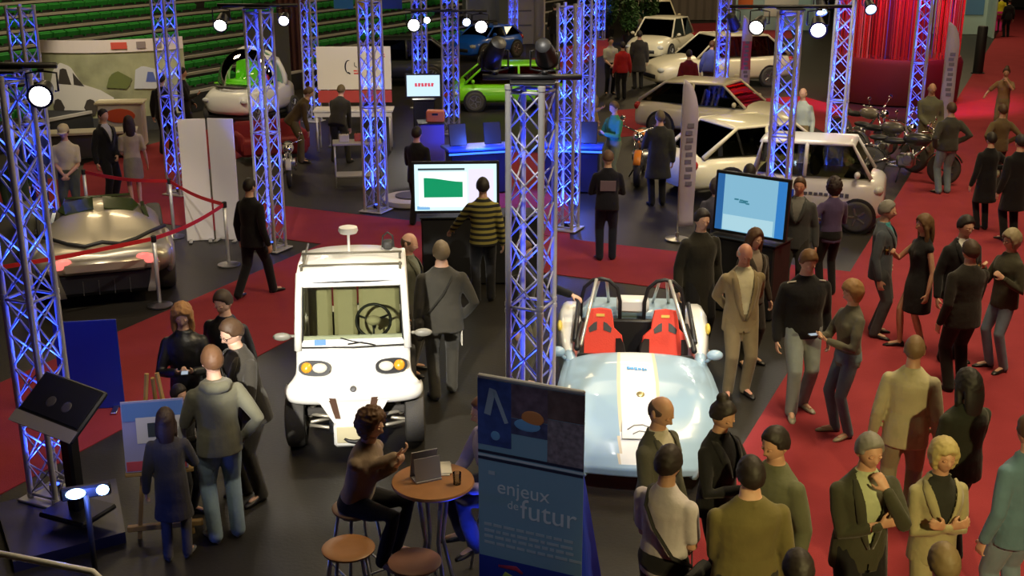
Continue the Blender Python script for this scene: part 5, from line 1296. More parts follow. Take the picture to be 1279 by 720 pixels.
MB().lathe([(.9, 1.3), (.9, 4.55)], 32).build('core', mat('core_red', (.22, .015, .02), .8), dr, True, auto=40)
for a, c_, e in ((200, (1, .07, .05), 420), (260, (1, .08, .06), 620), (320, (.9, .07, .06), 420), (285, (.2, .12, 1), 260), (235, (.2, .12, 1), 200)):
    spot_lamp((dc.x + 2.6 * math.cos(R(a)), dc.y + 2.6 * math.sin(R(a)), 5.2), (dc.x + 1.3 * math.cos(R(a)), dc.y + 1.3 * math.sin(R(a)), 2.2), e, 80, c_)

# foreground roll-up banner
bn = empty('roll_up_banner', (.125, 7.29, .012), R(-24)); tag(bn, 'blue roll-up banner reading enjeux de futur in the foreground', 'banner')
BW, BHt = .79, 2.0
PB = mat('banner_teal', (.16, .30, .42), .55); 
def bp(nm, x0, x1, z0, z1, m, y=-.004, th=.003, par=bn): return MB().box(((x0 + x1) / 2, y, (z0 + z1) / 2), (x1 - x0, th, z1 - z0)).build(nm, m, par)
w2 = BW / 2
bp('print', -w2, w2, .04, BHt, PB, 0, .006)
bp('deep_blue_foot', -w2, w2, .04, .62, mat('banner_deep_blue', (.012, .03, .28), .5), -.006)
bp('photo', -w2, -.14, 1.50, BHt - .01, mat('photo_blue', (.03, .06, .22), .5, noise=.9, nscale=9), -.006); bp('photo', -.14, .13, 1.74, BHt - .01, mat('photo_plum', (.10, .07, .10), .5, noise=.9, nscale=14), -.006); bp('photo', .13, w2, 1.78, BHt - .01, mat('photo_brown', (.09, .06, .06), .5, noise=.9, nscale=12), -.006)
bp('photo', .13, w2, 1.44, 1.775, mat('photo_crowd', (.16, .14, .17), .5, noise=.95, nscale=28), -.006); bp('photo', -.14, .13, 1.62, 1.735, mat('photo_night', (.05, .06, .14), .5, noise=.9, nscale=14), -.006)
m = MB(); m.ball((0.02, -.008, 1.76), (.085, .004, .055), 18, 8); m.build('photo_spot', mat('photo_orange', (.45, .18, .06), .5), bn, True)
for c_, d_ in (((-.02, -.008, 1.70), (.10, .003, .045)), ((-.26, -.008, 1.58), (.035, .003, .035))): MB().ball(c_, d_, 18, 8).build('photo_spot', mat('photo_lightblue', (.12, .30, .55), .5), bn, True)
m = MB(); m.box((-.30, -.008, 1.83), (.05, .003, .20), (0, R(12), 0)); m.box((-.22, -.008, 1.80), (.03, .003, .24), (0, R(-22), 0)); m.build('photo_streak', mat('photo_pale', (.25, .33, .42), .5), bn)
bp('dark_rule', -w2, w2, 1.435, 1.455, mat('rule_dark', (.015, .02, .05), .5), -.007); bp('dark_rule', -w2, w2, 1.385, 1.405, mat('rule_dark', (.015, .02, .05), .5), -.007); bp('white_rule', -w2, w2, 1.41, 1.425, mat('rule_pale', (.42, .50, .58), .5), -.007)
INK = mat('banner_ink', (.50, .58, .64), .5)
font('title', 'enjeux', .150, INK, bn, (-.25, -.010, 1.145), (R(90), 0, 0)); font('title', 'de', .09, INK, bn, (-.17, -.010, 1.04), (R(90), 0, 0)); font('title', 'futur', .215, INK, bn, (-.07, -.010, .985), (R(90), 0, 0))
m = MB(); rnd = random.Random(11)
m.box((-.29, -.008, 1.29), (.05, .003, .03)); m.build('print_line', mat('banner_ink_dim', (.32, .42, .50), .5), bn)
for ln, z in enumerate((.88, .83, .785, .735)):
    x = -.35; m = MB()
    while x < .33: w = rnd.uniform(.03, .09); m.box((x + w / 2, -.008, z), (w, .003, .022)); x += w + .015
    m.build('print_line', mat('banner_ink_dim', (.32, .42, .50), .5), bn)
m = MB(); m.tube([(-.20, -.010, .50), (-.05, -.010, .42), (.05, -.010, .30), (.12, -.010, .14)], [.03, .06, .07, .05], 10, 0, .06, up=(0, 1, 0)); m.build('green_swirl', mat('swirl_green', (.30, .38, .06), .5), bn, True)
m = MB(); m.tube([(-.24, -.010, .56), (-.10, -.010, .57), (-.05, -.010, .54)], [.01, .02, .01], 8, 0, .1, up=(0, 1, 0)); m.tube([(-.20, -.010, .36), (-.10, -.010, .34)], [.01, .02], 8, 0, .1, up=(0, 1, 0)); m.build('red_swirl', mat('swirl_red', (.35, .03, .08), .5), bn, True)
MB().box((0, .0, .03), (BW + .04, .16, .06), bev=.02).build('cassette', ALU, bn, True, auto=40); MB().box((0, 0, BHt + .01), (BW, .03, .03), bev=.008).build('top_rail', ALU, bn); MB().tube([(0, .05, .05), (0, .02, BHt)], .010, 8).build('pole', ALU, bn, True)
b2 = empty('blue_fabric_stand', (.40, 7.62, .012), R(-24)); tag(b2, 'blue fabric pyramid stand peeping out behind the foreground banner', 'stand')
b = MB(); b.loft([[(-.30, -.14, 0), (.30, -.14, 0), (.30, .14, 0), (-.30, .14, 0)], [(-.21, -.11, .55), (.21, -.11, .55), (.21, .11, .55), (-.21, .11, .55)], [(-.10, -.06, 1.25), (.10, -.06, 1.25), (.10, .06, 1.25), (-.10, .06, 1.25)]]); b.build('cover', mat('fabric_blue', (.02, .05, .65), .7), b2, bevel=.02)
MB().lathe([(.07, 1.24), (.07, 1.30), (.001, 1.31)], 16).build('cap', BLACK, b2)

# bar table, stools, things on the table
WOOD = mat('warm_wood', (.36, .17, .07), .4, noise=.3, nscale=6); LEGM = mat('leg_chrome', (.45, .46, .52), .3, .8)
def stool(label, c, rz, seatm, h=.76):
    r = empty('bar_stool', (c[0], c[1], 0.0), R(rz)); tag(r, label, 'stool', 'bar stools round the table')
    MB().lathe([(.001, h - .035), (.15, h - .035), (.185, h - .02), (.19, h - .005), (.18, h + .004), (.10, h - .002), (.001, h - .004)], 32).build('seat', seatm, r, True, auto=50)
    for sx in (-1, 1):
        for sy in (-1, 1): MB().tube([(sx * .10, sy * .10, h - .03), (sx * .19, sy * .19, .0)], .013, 8).build('leg', LEGM, r, True)
    q = .162; MB().tube([(-q, -q, .25), (q, -q, .25), (q, q, .25), (-q, q, .25)], .010, 8, closed=True).build('footrest', LEGM, r, True)
    return r
p = G(435, 684, .76); stool('wooden bar stool empty at the front left of the bar table', (p.x, p.y), 20, WOOD)
p = G(518, 701, .70); stool('wooden bar stool empty straight in front of the bar table', (p.x, p.y), -12, mat('rose_wood', (.34, .17, .13), .45), .70)
p = G(528, 672, .55); ws = stool('low white stool half hidden behind the front wooden stool', (-.27, 7.02), 30, mat('seat_white', (.75, .70, .55), .5), .52)
tp = (-.58, 7.70)
tb_ = empty('bar_table', (tp[0], tp[1], 0)); tag(tb_, 'round wooden bar table on steel legs in the foreground', 'table')
MB().lathe([(.001, 1.06), (.29, 1.06), (.305, 1.075), (.30, 1.092), (.001, 1.094)], 40).build('table_top', WOOD, tb_, True, auto=40)
for a in (30, 120, 210, 300): MB().tube([(.13 * math.cos(R(a)), .13 * math.sin(R(a)), 1.06), (.07 * math.cos(R(a)), .07 * math.sin(R(a)), .6), (.20 * math.cos(R(a)), .20 * math.sin(R(a)), 0)], .016, 8).build('leg', LEGM, tb_, True)
tr_ = empty('brochure_holder', (tp[0] - .05, tp[1] + .02, 1.094), R(25)); tag(tr_, 'grey open brochure holder standing on the bar table', 'holder')
AC = mat('holder_grey', (.32, .32, .36), .4)
MB().box((0, -.03, .09), (.20, .008, .18), (R(-10), 0, 0)).build('front_leaf', AC, tr_); MB().box((0, .05, .11), (.20, .008, .22), (R(14), 0, 0)).build('back_leaf', AC, tr_); MB().box((0, .0, .006), (.20, .12, .012)).build('tray', AC, tr_)
pf = MB(); pf.box((0, 0, .004), (.16, .21, .008), bev=.002); pf.box((.01, .01, .011), (.15, .20, .004), (0, 0, R(8)), bev=.001); o = pf.build('leaflet', mat('paper', (.75, .72, .62), .7)); o.location = (tp[0] + .04, tp[1] + .17, 1.094); tag(o, 'white leaflet lying behind the brochure holder on the bar table', 'leaflet')
gl_ = MB(); gl_.lathe([(.028, 0), (.032, .09), (.030, .091), (.026, .006), (.001, .006)], 18); o = gl_.build('glass_tumbler', CLEARGLASS, None, True, auto=40); o.location = (tp[0] + .18, tp[1] - .06, 1.094); tag(o, 'small clear glass on the right of the bar table', 'glass')

# left foreground: platform, lectern, easel, LED on a pole, blue panel, rail
b = MB(); pl_ = [on_floor(*q)[0:2] for q in ((18, 716), (158, 678), (146, 610), (-4, 642))]
b.prism([(p[0], p[1]) for p in pl_], 0, .10); o = b.build('platform', mat('platform_top', (.03, .03, .07), .35, noise=.4, nscale=3)); tag(o, 'low dark platform under the near left truss', 'platform')
r = empty('display_lectern', (-3.72, 8.80, .10), R(-24)); tag(r, 'black tilted display lectern with a pale lower band', 'lectern')
MB().box((0, .06, .55), (.12, .12, .9), bev=.02).build('post', BLACK, r); MB().box((0, .06, .12), (.5, .4, .05), bev=.015).build('foot', BLACK, r)
q = Matrix.Translation((0, 0, 1.10)) @ Matrix.Rotation(R(-52), 4, 'X') @ Matrix.Rotation(R(7), 4, 'Y')
def tilt(mb): mb.v = [tuple(q @ Vector(v)) for v in mb.v]; return mb
tilt(MB().box((0, 0, 0), (.72, .05, .50), bev=.015)).build('slab', BLACK, r)
tilt(MB().box((0, -.028, -.20), (.72, .008, .11))).build('pale_band', mat('band_grey', (.30, .29, .30), .5), r)
tilt(MB().box((0, -.028, .05), (.66, .006, .34))).build('glass_face', mat('face_dark', (.02, .02, .035), .12), r)
for x in (.10, -.08): tilt(MB().ball((x, -.031, .01), (.05, .004, .05), 12, 8)).build('faint_figure', mat('figure_grey', (.07, .065, .08), .4), r, True)
r = empty('easel', (-2.95, 8.82, .0), R(12)); tag(r, 'wooden easel behind the long-haired girl holding a printed board', 'easel')
EW = mat('easel_pine', (.42, .25, .08), .6, noise=.2, nscale=10)
for x0, x1 in ((-.22, -.04), (.22, .04)): MB().tube([(x0, 0, 0), (x1, .10, 1.45)], .020, 6).build('leg', EW, r)
MB().tube([(0, .50, 0), (0, .12, 1.40)], .018, 6).build('leg', EW, r); MB().box((0, -.02, .62), (.55, .08, .035), bev=.006).build('ledge', EW, r); MB().box((0, .0, .10), (.62, .05, .05), bev=.006).build('cross_bar', EW, r)
r = empty('printed_board', (-2.95, 8.76, .64), R(12)); tag(r, 'printed board with a white car picture resting on the easel', 'board')
qq = Matrix.Rotation(R(-8), 4, 'X')
def bb_(nm, c, d, m, bev=0): mb = MB().box(c, d, bev=bev); mb.v = [tuple(qq @ Vector(v)) for v in mb.v]; mb.build(nm, m, r)
bb_('board', (0, 0, .31), (.50, .02, .60), mat('poster_lilac', (.32, .32, .55), .5)); bb_('sky_field', (0, -.012, .52), (.48, .004, .15), mat('poster_blue', (.12, .25, .55), .5)); bb_('red_strip', (0, -.012, .06), (.48, .004, .08), mat('poster_red', (.5, .07, .10), .5))
bb_('pale_shape', (.04, -.013, .36), (.36, .004, .22), mat('poster_white', (.66, .64, .60), .5)); bb_('dark_window', (.02, -.016, .36), (.14, .004, .12), mat('poster_dark', (.04, .05, .03), .5))
r = empty('led_projector', (-3.18, 7.80, .0), R(20)); tag(r, 'blue LED floodlight pair on a black pole stand', 'lamp')
MB().tube([(0, 0, .03), (0, 0, .92)], .022, 10).build('pole', BLACK, r, True)
for a in (0, 90, 180, 270): MB().tube([(0, 0, .04), (.30 * math.cos(R(a)), .30 * math.sin(R(a)), .012)], .014, 6).build('foot', mat('foot_grey', (.2, .2, .24), .4, .5), r, True)
MB().box((0, .02, .94), (.36, .06, .10), bev=.015).build('head', BLACK, r)
for x, w in ((-.07, .14), (.12, .09)): m = MB(); m.ball((x, -.02, .95), (w / 2, .03, .04), 14, 8); m.build('lens', glow('led_lens', (.30, .50, 1.0), 16), r, True)
l = bpy.data.lights.new('led_lamp', 'POINT'); l.energy = 10; l.color = (.10, .18, 1); l.shadow_soft_size = .08; o = bpy.data.objects.new('led_lamp', l); COL.objects.link(o); o.parent = r; o.location = (0, -.12, .98)
p = on_floor(118, 512); board('fabric_stand', 'plain deep blue panel standing at the edge of the red aisle', 'panel', p, (.64, 1.0), 10, mat('panel_blue', (.01, .03, .30), .6, noise=.2, nscale=2)); 
spot_lamp((-4.6, 9.6, 2.2), (-4.5, 11.4, .6), 40, 60, (.1, .15, 1))
p = G(82, 424, 1.0)
r = empty('barrier_rail', (-3.10, 6.72, 0), R(-18)); tag(r, 'white tubular rail in the bottom left corner', 'rail')
MB().tube([(-.8, 0, 1.0), (.42, 0, 1.0), (.46, 0, .97), (.47, 0, 0)], .022, 10).build('tube', WHITE, r, True); MB().tube([(-.78, 0, 0), (-.78, 0, 1.0)], .02, 10).build('post', WHITE, r, True); MB().tube([(-.78, 0, .5), (.47, 0, .5)], .014, 8).build('lower_tube', WHITE, r, True)

# belt barriers
posts = [(-150, 452, 'beyond the left edge of the view'), (200, 383, 'in front of the silver supercar'), (286, 332, 'beside the walking man'), (218, 297, 'behind the supercar, left of the white panels'), (112, 283, 'by the man in a beige polo')]
PTS = []
for x, y, lb in posts:
    p = on_floor(x, y); r = empty('barrier_post', (p[0], p[1], .012)); tag(r, 'steel belt barrier post ' + lb, 'post', 'belt barrier posts'); PTS.append(p)
    MB().lathe([(.17, 0), (.17, .015), (.10, .035), (.03, .05), (.001, .051)], 24).build('base', STEEL, r, True, auto=40); MB().tube([(0, 0, .04), (0, 0, .93)], .028, 12).build('tube', ALU, r, True); MB().lathe([(.036, .90), (.036, .98), (.02, .99), (.001, .991)], 16).build('head', BLACK, r, True, auto=40)
BELT = mat('belt_red', (.55, .015, .02), .6)
for i, (a, c, lb) in enumerate(((0, 1, 'red barrier belt stretched across the silver supercar'), (1, 2, 'red barrier belt between the supercar and the walking man'), (2, 3, 'red barrier belt along the white standing panels'), (3, 4, 'red barrier belt behind the silver supercar near the suited man'))):
    a, c = Vector((*PTS[a], .955)), Vector((*PTS[c], .955)); b = MB(); n = 10
    d = (c - a).normalized(); a2 = a + d * .04; c2 = c - d * .04
    b.tube([a2.lerp(c2, k / n) - Vector((0, 0, .05 * math.sin(math.pi * k / n))) for k in range(n + 1)], .028, 8, 0, 1.0, up=(0, 0, 1))
    s = Vector((-d.y, d.x, 0)); vs = []
    b = MB(); rings = []
    for k in range(n + 1):
        p = a2.lerp(c2, k / n) - Vector((0, 0, .05 * math.sin(math.pi * k / n))); rings.append([p + s * .003 + Vector((0, 0, .028)), p - s * .003 + Vector((0, 0, .028)), p - s * .003 - Vector((0, 0, .028)), p + s * .003 - Vector((0, 0, .028))])
    b.loft(rings); o = b.build('barrier_belt', BELT); tag(o, lb, 'belt', 'barrier belts')

# blue-lit tablet desks in the middle distance
BL = mat('desk_blue', (.03, .10, .75), .4)
def tablet_desk(label, c, yaw, w=1.2):
    r = empty('tablet_desk', (c[0], c[1], .012), R(yaw)); tag(r, label, 'desk', 'blue-lit desks')
    MB().box((0, 0, .90), (w, .6, .05), bev=.012).build('top', BL, r); MB().box((0, .05, .45), (w * .86, .4, .88), bev=.02).build('base', mat('desk_dark', (.015, .02, .07), .5), r)
    m = MB().box((0, -.31, .84), (w * .98, .012, .035)); m.build('light_strip', glow('strip_blue', (.03, .14, 1), 2.2), r)
    for x in (-w * .28, w * .25):
        t = MB().box((x, .08, 1.14), (.34, .03, .42), (R(-16), 0, 0), bev=.01); t.build('tablet', BLACK, r)
        t = MB().box((x, .08 + .06, .98), (.1, .10, .12), bev=.01); t.build('tablet_foot', BL, r)
    l = bpy.data.lights.new('desk_lamp', 'POINT'); l.energy = 70; l.color = (.06, .14, 1); l.shadow_soft_size = .1; o = bpy.data.objects.new('desk_lamp', l); COL.objects.link(o); o.parent = r; o.location = (0, -.45, 1.1)
    return r
q = G(596, 178, 1.0); tablet_desk('blue-lit desk with black tablets behind the large white screen', (q.x, q.y), 18, 1.3)
q = G(715, 176, 1.0); tablet_desk('blue-lit desk with black tablets beside the man in green', (q.x, q.y), -8, 1.2)
q = G(535, 172, 1.0); o = plinth('violet display block behind the large white screen', (q.x, q.y + .8), (.5, .5, 1.15), 8, mat('violet', (.16, .12, .60), .6))
# small table with parts near the blue-lit truss
r = empty('work_table', (*on_floor(448, 232), .012), R(8)); tag(r, 'pale metal work trolley beside the blue-lit truss', 'table')
MB().box((0, 0, .86), (.95, .5, .04), bev=.008).build('table_top', ALU, r); MB().box((0, 0, .22), (.92, .46, .03), bev=.006).build('shelf', ALU, r)
for sx in (-1, 1):
    for sy in (-1, 1): MB().tube([(sx * .44, sy * .22, 0), (sx * .44, sy * .22, .85)], .018, 8).build('leg', ALU, r, True)
rnd = random.Random(4)
for i, (dx, dy, cl, lb) in enumerate(((-.25, 0, (.6, .55, .45), 'cream tool box on the pale work trolley'), (.05, .05, (.5, .10, .06), 'red tool box on the pale work trolley'), (.3, -.05, (.1, .15, .5), 'blue tool box on the pale work trolley'))):
    o = MB().box((0, 0, .07), (.2, .16, .14), bev=.015).build('tool_box', mat('box_paint', cl, .5)); MB().tube([(-.05, 0, .14), (-.05, 0, .175), (.05, 0, .175), (.05, 0, .14)], .008, 6).build('handle', BLACK, o, True)
    a = R(8); o.location = (r.location.x + dx * math.cos(a) - dy * math.sin(a), r.location.y + dx * math.sin(a) + dy * math.cos(a), .012 + .88); o.rotation_euler = (0, 0, a); tag(o, lb, 'box')
# grey shapes: sofas on the left aisle
sf = empty('sofa', (*on_floor(340, 196), .012), R(24)); tag(sf, 'red sofa behind the scooter near the white panels', 'sofa')
SR = mat('sofa_red', (.35, .03, .04), .8)
MB().box((0, 0, .25), (1.5, .75, .34), bev=.06).build('seat', SR, sf, True, auto=40); MB().box((0, .34, .52), (1.5, .16, .50), bev=.06).build('backrest', SR, sf, True, auto=40)
for sx in (-1, 1): MB().box((sx * .72, 0, .38), (.15, .72, .40), bev=.05).build('armrest', SR, sf, True, auto=40)

# far booths and hangings
def booth(label, c, yaw, w, h, d, col, parts=()):
    r = empty('booth', (c[0], c[1], .012), R(yaw)); tag(r, label, 'booth')
    MB().box((0, d / 2, h / 2), (w, .08, h), bev=.01).build('back_panel', mat('booth_panel', col, .6), r)
    for sx in (-1, 1): MB().box((sx * w / 2, 0, h / 2), (.08, d, h), bev=.01).build('side_panel', mat('booth_panel', col, .6), r)
    MB().box((0, -d / 2, h - .15), (w, .06, .3), bev=.01).build('fascia', mat('booth_fascia', tuple(min(1, c_ * 1.2) for c_ in col), .6), r)
    for nm, x, z, ww, hh, cc in parts: MB().box((x, d / 2 - .06, z), (ww, .03, hh), bev=.004).build(nm, mat('booth_' + nm, cc, .6), r)
    return r
q = on_floor(1175, 45); booth('pale teal and white booth at the far end by the right carpet', (q[0], q[1]), -12, 4.2, 3.0, 2.0, (.45, .62, .62), [('teal_sheet', -1.2, 1.7, 1.2, 1.5, (.03, .38, .38)), ('white_sheet', .3, 1.2, 1.1, 1.8, (.75, .78, .78)), ('blue_sheet', 1.5, 1.6, .8, 1.4, (.10, .25, .5))])
q = on_floor(965, 40); booth('cyan and white booth with an orange square sign behind the trusses', (q[0], q[1]), -8, 3.6, 2.8, 1.8, (.40, .62, .68), [('orange_square', -1.3, 1.3, .7, .6, (.75, .18, .04)), ('white_sheet', .4, 1.4, 1.6, 1.5, (.75, .80, .80))])
q = on_floor(652, 58); booth('small white booth with shelves beside the red aisle at the back', (q[0], q[1]), 15, 1.5, 2.9, 1.5, (.55, .54, .50), [('shelf', 0, .8, 1.2, .06, (.2, .2, .2)), ('shelf', 0, 1.4, 1.2, .06, (.2, .2, .2))])
q = on_floor(600, 60); booth('pale blue-grey booth panel behind the shiny blue car', (q[0], q[1] + 3), 10, 1.5, 3.2, 1.2, (.42, .46, .58), [])
q = on_floor(338, 118); board('room_divider', 'plain grey-green partition panel right of the bubble car', 'panel', (q[0], q[1]), (1.3, 2.4), 12, mat('partition_grey', (.12, .12, .10), .7))
# drapes with folds
def drape(label, c, yaw, w, h, col, n=14):
    r = empty('curtain', (c[0], c[1], .012), R(yaw)); tag(r, label, 'curtain', None)
    b = MB(); k = n * 6; rr = []
    front = [(-w / 2 + w * i / k, .05 * math.sin(i / 6 * 2 * math.pi)) for i in range(k + 1)]
    poly = front + [(x, y + .02) for x, y in front[::-1]]
    b.prism(poly, 0.02, h); b.build('cloth', mat('drape', col, .9), r); MB().tube([(-w / 2, 0, h + .02), (w / 2, 0, h + .02)], .02, 8).build('rail', STEEL, r, True)
    return r
q = on_floor(368, 110); drape('brown-red curtain left of the blue-lit truss near the logo board', (q[0], q[1]), 14, .85, 3.0, (.10, .035, .03), 5)
q = on_floor(905, 26); drape('long grey-brown curtain across the back behind the white cars', (q[0], q[1]), -6, 7.0, 4.2, (.20, .17, .15), 16)
# hanging signs high over the grandstand
for px, w, cl, lb in ((429, .56, (.05, .30, .8), 'light blue hanging banner left of the yellow one'), (451, .34, (.75, .50, .02), 'yellow hanging banner between two blue banners'), (489, .60, (.04, .10, .65), 'deep blue hanging banner right of the yellow one')):
    p = G(px, 3, 2.8); r = empty('hanging_banner', (p.x, p.y, 2.62)); tag(r, lb, 'banner', 'hanging banners')
    MB().box((0, 0, .35), (w, .02, .7)).build('cloth', mat('hang_cloth', cl, .6), r)
    MB().tube([(-w / 2, 0, .71), (w / 2, 0, .71)], .018, 8).build('rod', ALU, r, True)
    for sx in (-1, 1): MB().tube([(sx * w * .4, 0, .71), (sx * w * .4, 0, 10.38)], .008, 5).build('wire', STEEL, r)
# bushes
LEAF = [mat('leaf', (.05, .13, .03), .6), mat('leaf_dark', (.03, .08, .02), .6)]
def bush(label, c, h, w, seed):
    rnd = random.Random(seed); r = empty('potted_bush', (c[0], c[1], .012)); tag(r, label, 'bush', 'green bushes at the back')
    MB().lathe([(.20, 0), (.27, .38), (.28, .40), (.24, .40), (.001, .36)], 20).build('pot', BLACK, r, True, auto=40)
    t = MB()
    for k in range(6): a = rnd.uniform(0, 6.28); t.tube([(0, 0, .3), (.1 * math.cos(a), .1 * math.sin(a), h * .5), (w * .4 * math.cos(a), w * .4 * math.sin(a), h * .85)], [.03, .02, .008], 6)
    t.build('stems', mat('bark', (.08, .05, .03), .8), r)
    b = MB()
    for k in range(900):
        a = rnd.uniform(0, 6.28); e = rnd.uniform(-1, 1); q = rnd.uniform(.35, 1) ** .5
        c0 = Vector((w / 2 * q * math.cos(a) * math.sqrt(1 - e * e), w / 2 * q * math.sin(a) * math.sqrt(1 - e * e), h * .62 + h * .38 * e * q))
        d = Vector((rnd.uniform(-1, 1), rnd.uniform(-1, 1), rnd.uniform(-.6, .9))).normalized() * .11; s = d.cross(Vector((rnd.uniform(-1, 1), rnd.uniform(-1, 1), 1))).normalized() * .04
        b.add([c0 - d, c0 + s, c0 + d, c0 - s], [(0, 1, 2, 3)], rnd.choice((0, 0, 1)))
    f = b.build('foliage', LEAF, r); return r
for i, (px, py, h, w, lb) in enumerate(((760, 48, 2.3, .85, 'tall green potted bush left of three by the far truss'), (785, 56, 2.0, .85, 'green potted bush in the middle of three by the far truss'), (810, 50, 2.4, .85, 'green potted bush right of three, nearest the white hatchback'))): bush(lb, on_floor(px, py), h, w, i + 2)

u = uplight((-.16, 7.72), 8); u.location.z = .002; tag(u, 'added small blue uplighter on the floor behind the foreground banner', 'lamp', 'blue uplighters')  # lamp added to throw blue on the table legs and seated woman

l = spot_lamp((-2.2, 6.2, 4.2), (-2.98, 8.7, .95), 60, 16, (1, .95, .85))  # spot added to brighten the printed board
o = MB().lathe([(.17, 0), (.18, .02), (.18, .95), (.16, .97), (.001, .975)], 24).build('pillar_stand', mat('stand_pale', (.45, .42, .34), .6), None, True, auto=40); o.location = (*on_floor(880, 146), .012); tag(o, 'pale round stand between the tall feather flag and the blue-lit truss', 'stand'); MB().lathe([(.20, .975), (.20, 1.0), (.001, 1.001)], 24).build('top', PW, o)
o = MB().box((0, 0, .62), (.13, .08, 1.2), bev=.02).build('signpost', mat('post_white', (.78, .74, .62), .5)); MB().box((0, 0, .015), (.36, .30, .03), bev=.008).build('base', STEEL, o); o.location = (*on_floor(917, 152), .012); tag(o, 'slim white post rising behind the roof of the domed cream saloon', 'post')
o = MB().lathe([(.52, 0), (.54, .02), (.54, .10), (.50, .12), (.001, .121)], 36).build('podium', mat('podium_cream', (.62, .58, .46), .5), None, True, auto=40); o.location = (*on_floor(514, 254), .012); tag(o, 'low round cream podium on the floor beside the truss before the logo board', 'podium'); MB().lathe([(.30, .121), (.30, .15), (.001, .151)], 28).build('turntable', mat('podium_dark', (.1, .09, .08), .5), o)
o = MB().box((0, 0, .11), (.36, .28, .22), bev=.02).build('storage_crate', mat('crate_orange', (.70, .16, .03), .5)); MB().box((0, -.145, .16), (.12, .012, .04), bev=.004).build('handle', BLACK, o)
q = G(541, 172, 1.0); o.location = (q.x, q.y + .8, 1.15 + .037); tag(o, 'orange crate on top of the violet display block', 'crate')
# ------------------------------------------------------------------ the visitors
BLK = (.012, .012, .014); CHAR = (.035, .033, .030); GREY = (.09, .085, .075); JEAN = (.20, .28, .38); DJEAN = (.06, .08, .13); OLV = (.10, .095, .055); KHAKI = (.22, .17, .09)
BROWN = (.07, .035, .015); DARK = (.018, .012, .010); BLOND = (.42, .27, .09); GREYH = (.22, .21, .19)
def vis(px, py, h, label, yaw, d=0.0, foot=None, **k):
    p = Vector(on_floor(*foot)) if foot else Vector(stand(px, py, h))
    p = p + p.normalized() * d
    return person(label, (p.x, p.y, .006), yaw, h, **k)
# left foreground group
a = vis(226, 378, 1.66, 'woman with curly blonde hair in a black leather jacket looking down at a phone', 12, fem=True, hair=('curly', (.40, .20, .07)), top=('leather', BLK), bottom=('trousers', BLK), arms=('phone', 'phone'), nod=22)
def held(pi, k, off, name, mb, m, label, cat, sub=None):
    """an object at a person's wrist k (0 right, 1 left), offset in the person's own frame"""
    p = pi['M'] @ (pi['wrist'][k] + Vector(off)); o = mb.build(name, m); o.location = p; o.rotation_euler = pi['M'].to_euler(); tag(o, label, cat)
    if sub: sub(o)
    return o
def phone_at(pi, k, label, off=(-.03, -.09, .03)):
    def sub(o): MB().box((0, -.001, .0065), (.058, .11, .002)).build('display', glow('phone_glow', (.5, .6, .7), .6), o)
    return held(pi, k, off, 'mobile_phone', MB().box((0, 0, 0), (.066, .13, .010), bev=.003), BLACK, label, 'phone', sub)
phone_at(a, 1, 'mobile phone held by the woman with curly blonde hair', (-.06, -.10, .035))
vis(300, 393, 1.76, 'man with glasses in a dark suit leaning towards the left over others', -48, hair=('short', BROWN), top=('jacket', (.045, .040, .032)), shirt=(.08, .07, .06), bottom=('trousers', (.045, .040, .032)), arms=('down', 'phone'), lean=12, nod=18, glasses=True, wide=1.05)
vis(281, 394, 1.70, 'dark-haired man in black half hidden behind the man with glasses', -20, d=.8, hair=('short', (.05, .03, .02)), top=('leather', BLK), bottom=('trousers', BLK), arms=('down', 'down'), nod=22)
vis(264, 433, 1.74, 'person in a grey-green hooded sweatshirt and pale jeans seen from behind', 205, hair=('short', (.13, .06, .025)), top=('hoodie', (.15, .145, .10)), bottom=('trousers', (.26, .36, .44)), arms=('pocket', 'phone'), shoes=(.3, .3, .3), nod=15)
vis(221, 480, 1.25, 'dark-haired child in black peering over the printed board', 60, hair=('short', DARK), top=('hoodie', BLK), bottom=('trousers', BLK), arms=('phone', 'phone'), nod=14, skin='fair')
vis(205, 512, 1.33, 'girl with long dark hair and dark coat seen from behind at the easel', 190, fem=True, hair=('long', (.035, .018, .014)), top=('coat', (.045, .042, .05)), bottom=('trousers', (.09, .085, .10)), arms=('phone', 'down'), shoes=(.2, .2, .22), nod=15)
